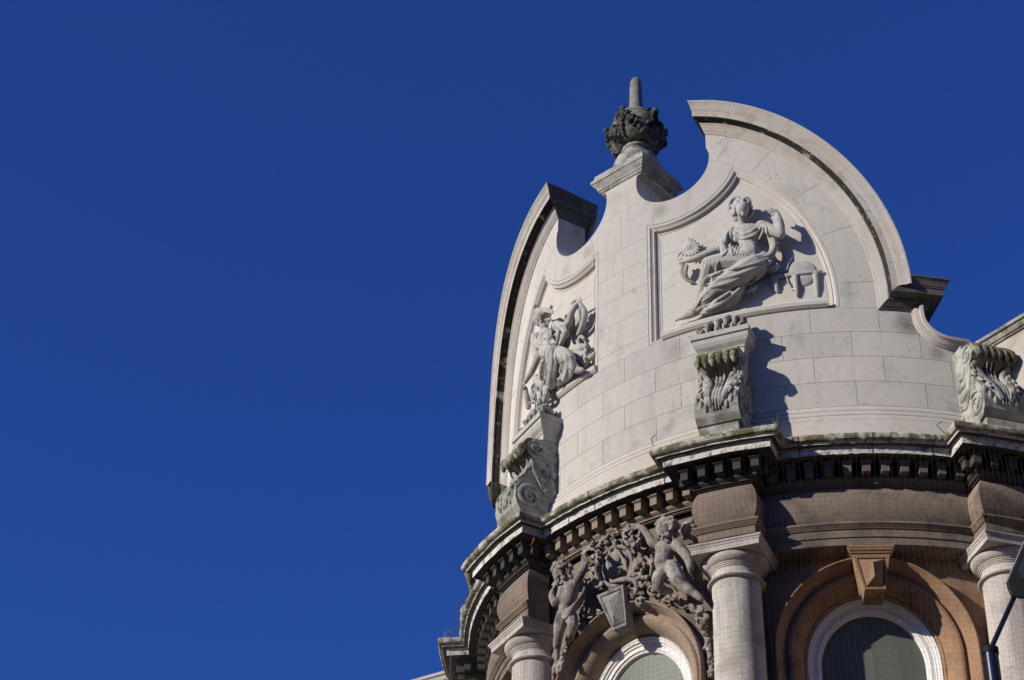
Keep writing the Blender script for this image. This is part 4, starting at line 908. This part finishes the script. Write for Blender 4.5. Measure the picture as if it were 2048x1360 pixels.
E_.t([(530, 380, .075), (525, 430, .085), (512, 490, .085), (530, 525, .08), (540, 560, .075)], [14, 20, 18, 18, 14]); E_.e(570, 440, .065, 62, 80, 26); E_.e(575, 540, .065, 60, 46, 22)
for k in range(7): E_.t([(560 + 8 * k, 360 + 6 * k, .085), (610 + 6 * k, 420 + 10 * k, .1), (640 + 4 * k, 520 + 5 * k, .075)], [6, 9, 5])
E_.flush('profile_head', M_CHERUB, C_, vox=.0085, it=1)
# garland wreaths, one held by each cherub
for (cx, cy, q, d, lab) in ((384, 425, 58, .25, 'carved leaf wreath held up by the standing cherub at the left'), (700, 268, 66, .24, 'carved leaf wreath held out by the winged cherub beside the column')):
    g = random.Random(cx)
    for k in range(40):
        a = 2 * pi * k / 40 + g.uniform(-.1, .1); x, y = cx + q * cos(a) * .95, cy + q * sin(a) * 1.1
        E_.t([(x, y, d), (x + g.uniform(-26, 26), y + g.uniform(-26, 26), d + g.uniform(.0, .05))], [15, 8], 2, 6, False)
    E_.t([(cx + q * cos(a) * .95, cy + q * sin(a) * 1.1, d - .02) for a in np.linspace(0, 2 * pi, 24)], 20, 1)
    o = E_.flush('wreath', M_CHERUB, None, vox=.0085, it=1); tag(o, lab, 'wreath', 'wreaths of the cherubs')
# flower festoons down both sides of the arch
for lab, line, n, sc in (('carved flower festoon falling to the right of the arch towards the column', [(940, 760), (1020, 745), (1080, 800), (1170, 830), (1215, 900), (1240, 960), (1270, 1080), (1290, 1200), (1300, 1330)], 120, ((1210, 830), (1250, 890), (1225, 930), (850, 680), (760, 760))),
                      ('carved flower festoon falling to the left of the arch below the standing cherub', [(330, 860), (340, 940), (290, 1010), (240, 1080), (190, 1160), (150, 1240), (110, 1330)], 90, ((375, 850), (130, 1275), (440, 860), (300, 980)))):
    g = random.Random(n)
    for k in range(n):
        t = g.uniform(0, len(line) - 1.001); i = int(t); f = t - i; x = line[i][0] * (1 - f) + line[i + 1][0] * f + g.gauss(0, 16); y = line[i][1] * (1 - f) + line[i + 1][1] * f + g.gauss(0, 16)
        q = g.uniform(9, 20); E_.e(x, y, .05 + g.uniform(0, .06), q, q * g.uniform(.5, 1), q * .9, g.uniform(0, 180), 8, 6)
    for cx, cy in sc:
        E_.t([(cx + 42 * (1 - t * .7) * cos(1 + t * 7), cy + 42 * (1 - t * .7) * sin(1 + t * 7), .05 + .05 * t) for t in np.linspace(0, 1, 18)], 12, 2); E_.e(cx, cy, .08, 15, 15, 20)
    E_.t([(x, y, .02) for x, y in line], 22)
    o = E_.flush('festoon', M_CHERUB, None, vox=.009, it=1); tag(o, lab, 'carving', 'festoons beside the arch')

# ------------------------------------------------------------------ bird netting
mb = MB(); rN = 4.10
zs = np.arange(-.165, -3.4, -.05); ph = np.arange(-1.62, .92, .05 / rN)
def sag(f, z): return rN + .012 * sin(f * 9 + z) + .01 * sin(z * 3.1 + f * 4), z + .006 * sin(f * 23) * min(1, -z)
def npt(f, z): r, z2 = sag(f, z); return np.array(W(f + .0022 * sin(z * 4 + f * 11), r, z2))
def wire(P, q=.0005):
    o = len(mb.v)
    for p in P:
        n = np.array([p[0], p[1], 0]); n /= np.linalg.norm(n); t = np.array([-n[1], n[0], 0])
        mb.v += [tuple(p + q * n), tuple(p - q * .6 * n + q * .9 * t + np.array([0, 0, q])), tuple(p - q * .6 * n - q * .9 * t - np.array([0, 0, q]))]
    for i in range(len(P) - 1):
        for j in range(3): mb.f.append((o + i*3 + j, o + i*3 + (j+1) % 3, o + (i+1)*3 + (j+1) % 3, o + (i+1)*3 + j)); mb.m.append(0)
for f in ph: wire([npt(f, z) for z in zs[::3]])
for z in zs: wire([npt(f, z) for f in ph[::3]])
tag(obj('bird_net', mb, M_NET, None, weld=False), 'fine dark bird netting hung from the cornice over the columns and arched windows', 'netting')

M_GLOSS = plain('dark lamp lens', (.02, .022, .024), .3)
# ------------------------------------------------------------------ street lamp in front of the right column
ld = 12.6
base = PD(1984.5, 1330, ld); LP = empty('street_lamp', (base[0], base[1], GZ))
tag(LP, 'dark blue street lamp with a grey angular head at the right edge', 'lamp')
pz = lambda px, py, d=ld: PD(px, py, d)
top = pz(1975, 1297); q = .052
mb = MB(); mb.lathe((base[0], base[1]), [(q * 1.6, GZ), (q * 1.6, GZ + 1.1), (q * 1.05, GZ + 1.2), (q, top[2] - .02), (q, top[2] - .001)], 28)
obj('pole', mb, M_NAVY, LP, 40)
mb = MB(); mb.lathe((base[0], base[1]), [(q, top[2] - .05), (q * 1.13, top[2] - .048), (q * 1.13, top[2] - .004), (q * 1.05, top[2]), (.001, top[2] + .004)], 28)
obj('collar', mb, M_LAMP, LP, 30)
a0 = np.array([base[0] + .0, base[1], top[2] - .015]); a1 = pz(2032, 1186, ld + .05)
mb = MB(); mb.tube([a0, a0 + (a1 - a0) * .5, a1], .0185, 12); obj('arm', mb, M_NAVY, LP, 50)
# head: a faceted box leaning up along the arm's direction
hd = lambda px, py, d: pz(px, py, ld + d)
out = [(2048, 1085), (2013, 1166), (2014, 1176), (2022, 1193), (2040, 1198), (2075, 1196), (2098, 1180), (2100, 1100), (2085, 1060)]
mb = MB(); mb.loft([[hd(2062 + (x - 2062) * k, 1135 + (y - 1135) * k, d) for x, y in out] for k, d in ((.9, -.11), (.975, -.1), (1, -.07), (1, .06), (.94, .1))])
lh = obj('lamp_head', mb, M_LAMP, LP, 20)
mb = MB(); mb.tube([hd(2050, 1084, -.06), hd(2014.5, 1166, -.06)], .005, 8); mb.tube([hd(2050, 1084, .02), hd(2014.5, 1166, .02)], .014, 8); obj('lamp_rim', mb, M_LEDGE, lh, 40)
mb = MB(); mb.loft([[hd(x, y, d) for x, y in ((2052, 1105), (2036, 1140), (2044, 1156), (2078, 1150), (2080, 1112))] for d in (-.112, -.118)]); obj('lens', mb, M_GLOSS, lh)

# ------------------------------------------------------------------ weeds and wires on the cornice
def weed(f, r, n, h, lab):
    g = random.Random(int(f * 1000)); mb = MB(); c = np.array(W(f, r, .012))
    for k in range(n):
        a = g.uniform(0, 6.28); L_ = h * g.uniform(.6, 1.1); b = c + np.array([g.uniform(-.02, .02), g.uniform(-.02, .02), 0]); tip = np.array([cos(a), sin(a), 0]) * L_ * .3
        mb.tube([b, b + tip * .4 + [0, 0, L_ * .6], b + tip + [0, 0, L_]], [.003, .0025, .001], 5)
    tag(obj('weed', mb, M_GRASS), lab, 'weed', 'weeds on the cornice')
weed(-.092, 4.12, 3, .15, 'dry grass blades at the right corner of the middle cornice break'); weed(-.06, 3.95, 1, .12, 'single dry stalk in the inner corner right of the middle cornice break')
weed(-.80, 3.93, 1, .12, 'single dry stalk where the left console meets the cornice'); weed(-1.40, 4.15, 4, .14, 'tuft of thin stalks on the far left cornice corner')
for lab, (px, py), dv in (('bent wire post on the left end of the middle cornice break', (1307, 893), (-.02, .13)), ('bent wire post beside the right hand cornice break', (1889, 866), (-.06, .13))):
    c = CY(px, py, 4.0); mb = MB(); mb.tube([c, c + [dv[0], 0, dv[1] * .7], c + [dv[0] * .6 + .03, 0, dv[1]]], .004, 6); tag(obj('wire_post', mb, M_WIRE), lab, 'wire')
c = CY(1068, 1077, 4.1); mb = MB(); mb.tube([c, c + [-.012, 0, -.04], c + [-.03, 0, -.075]], [.008, .006, .003], 6); tag(obj('plastic_tie', mb, M_RED), 'small red plastic tie hanging under the left cornice break', 'tie')
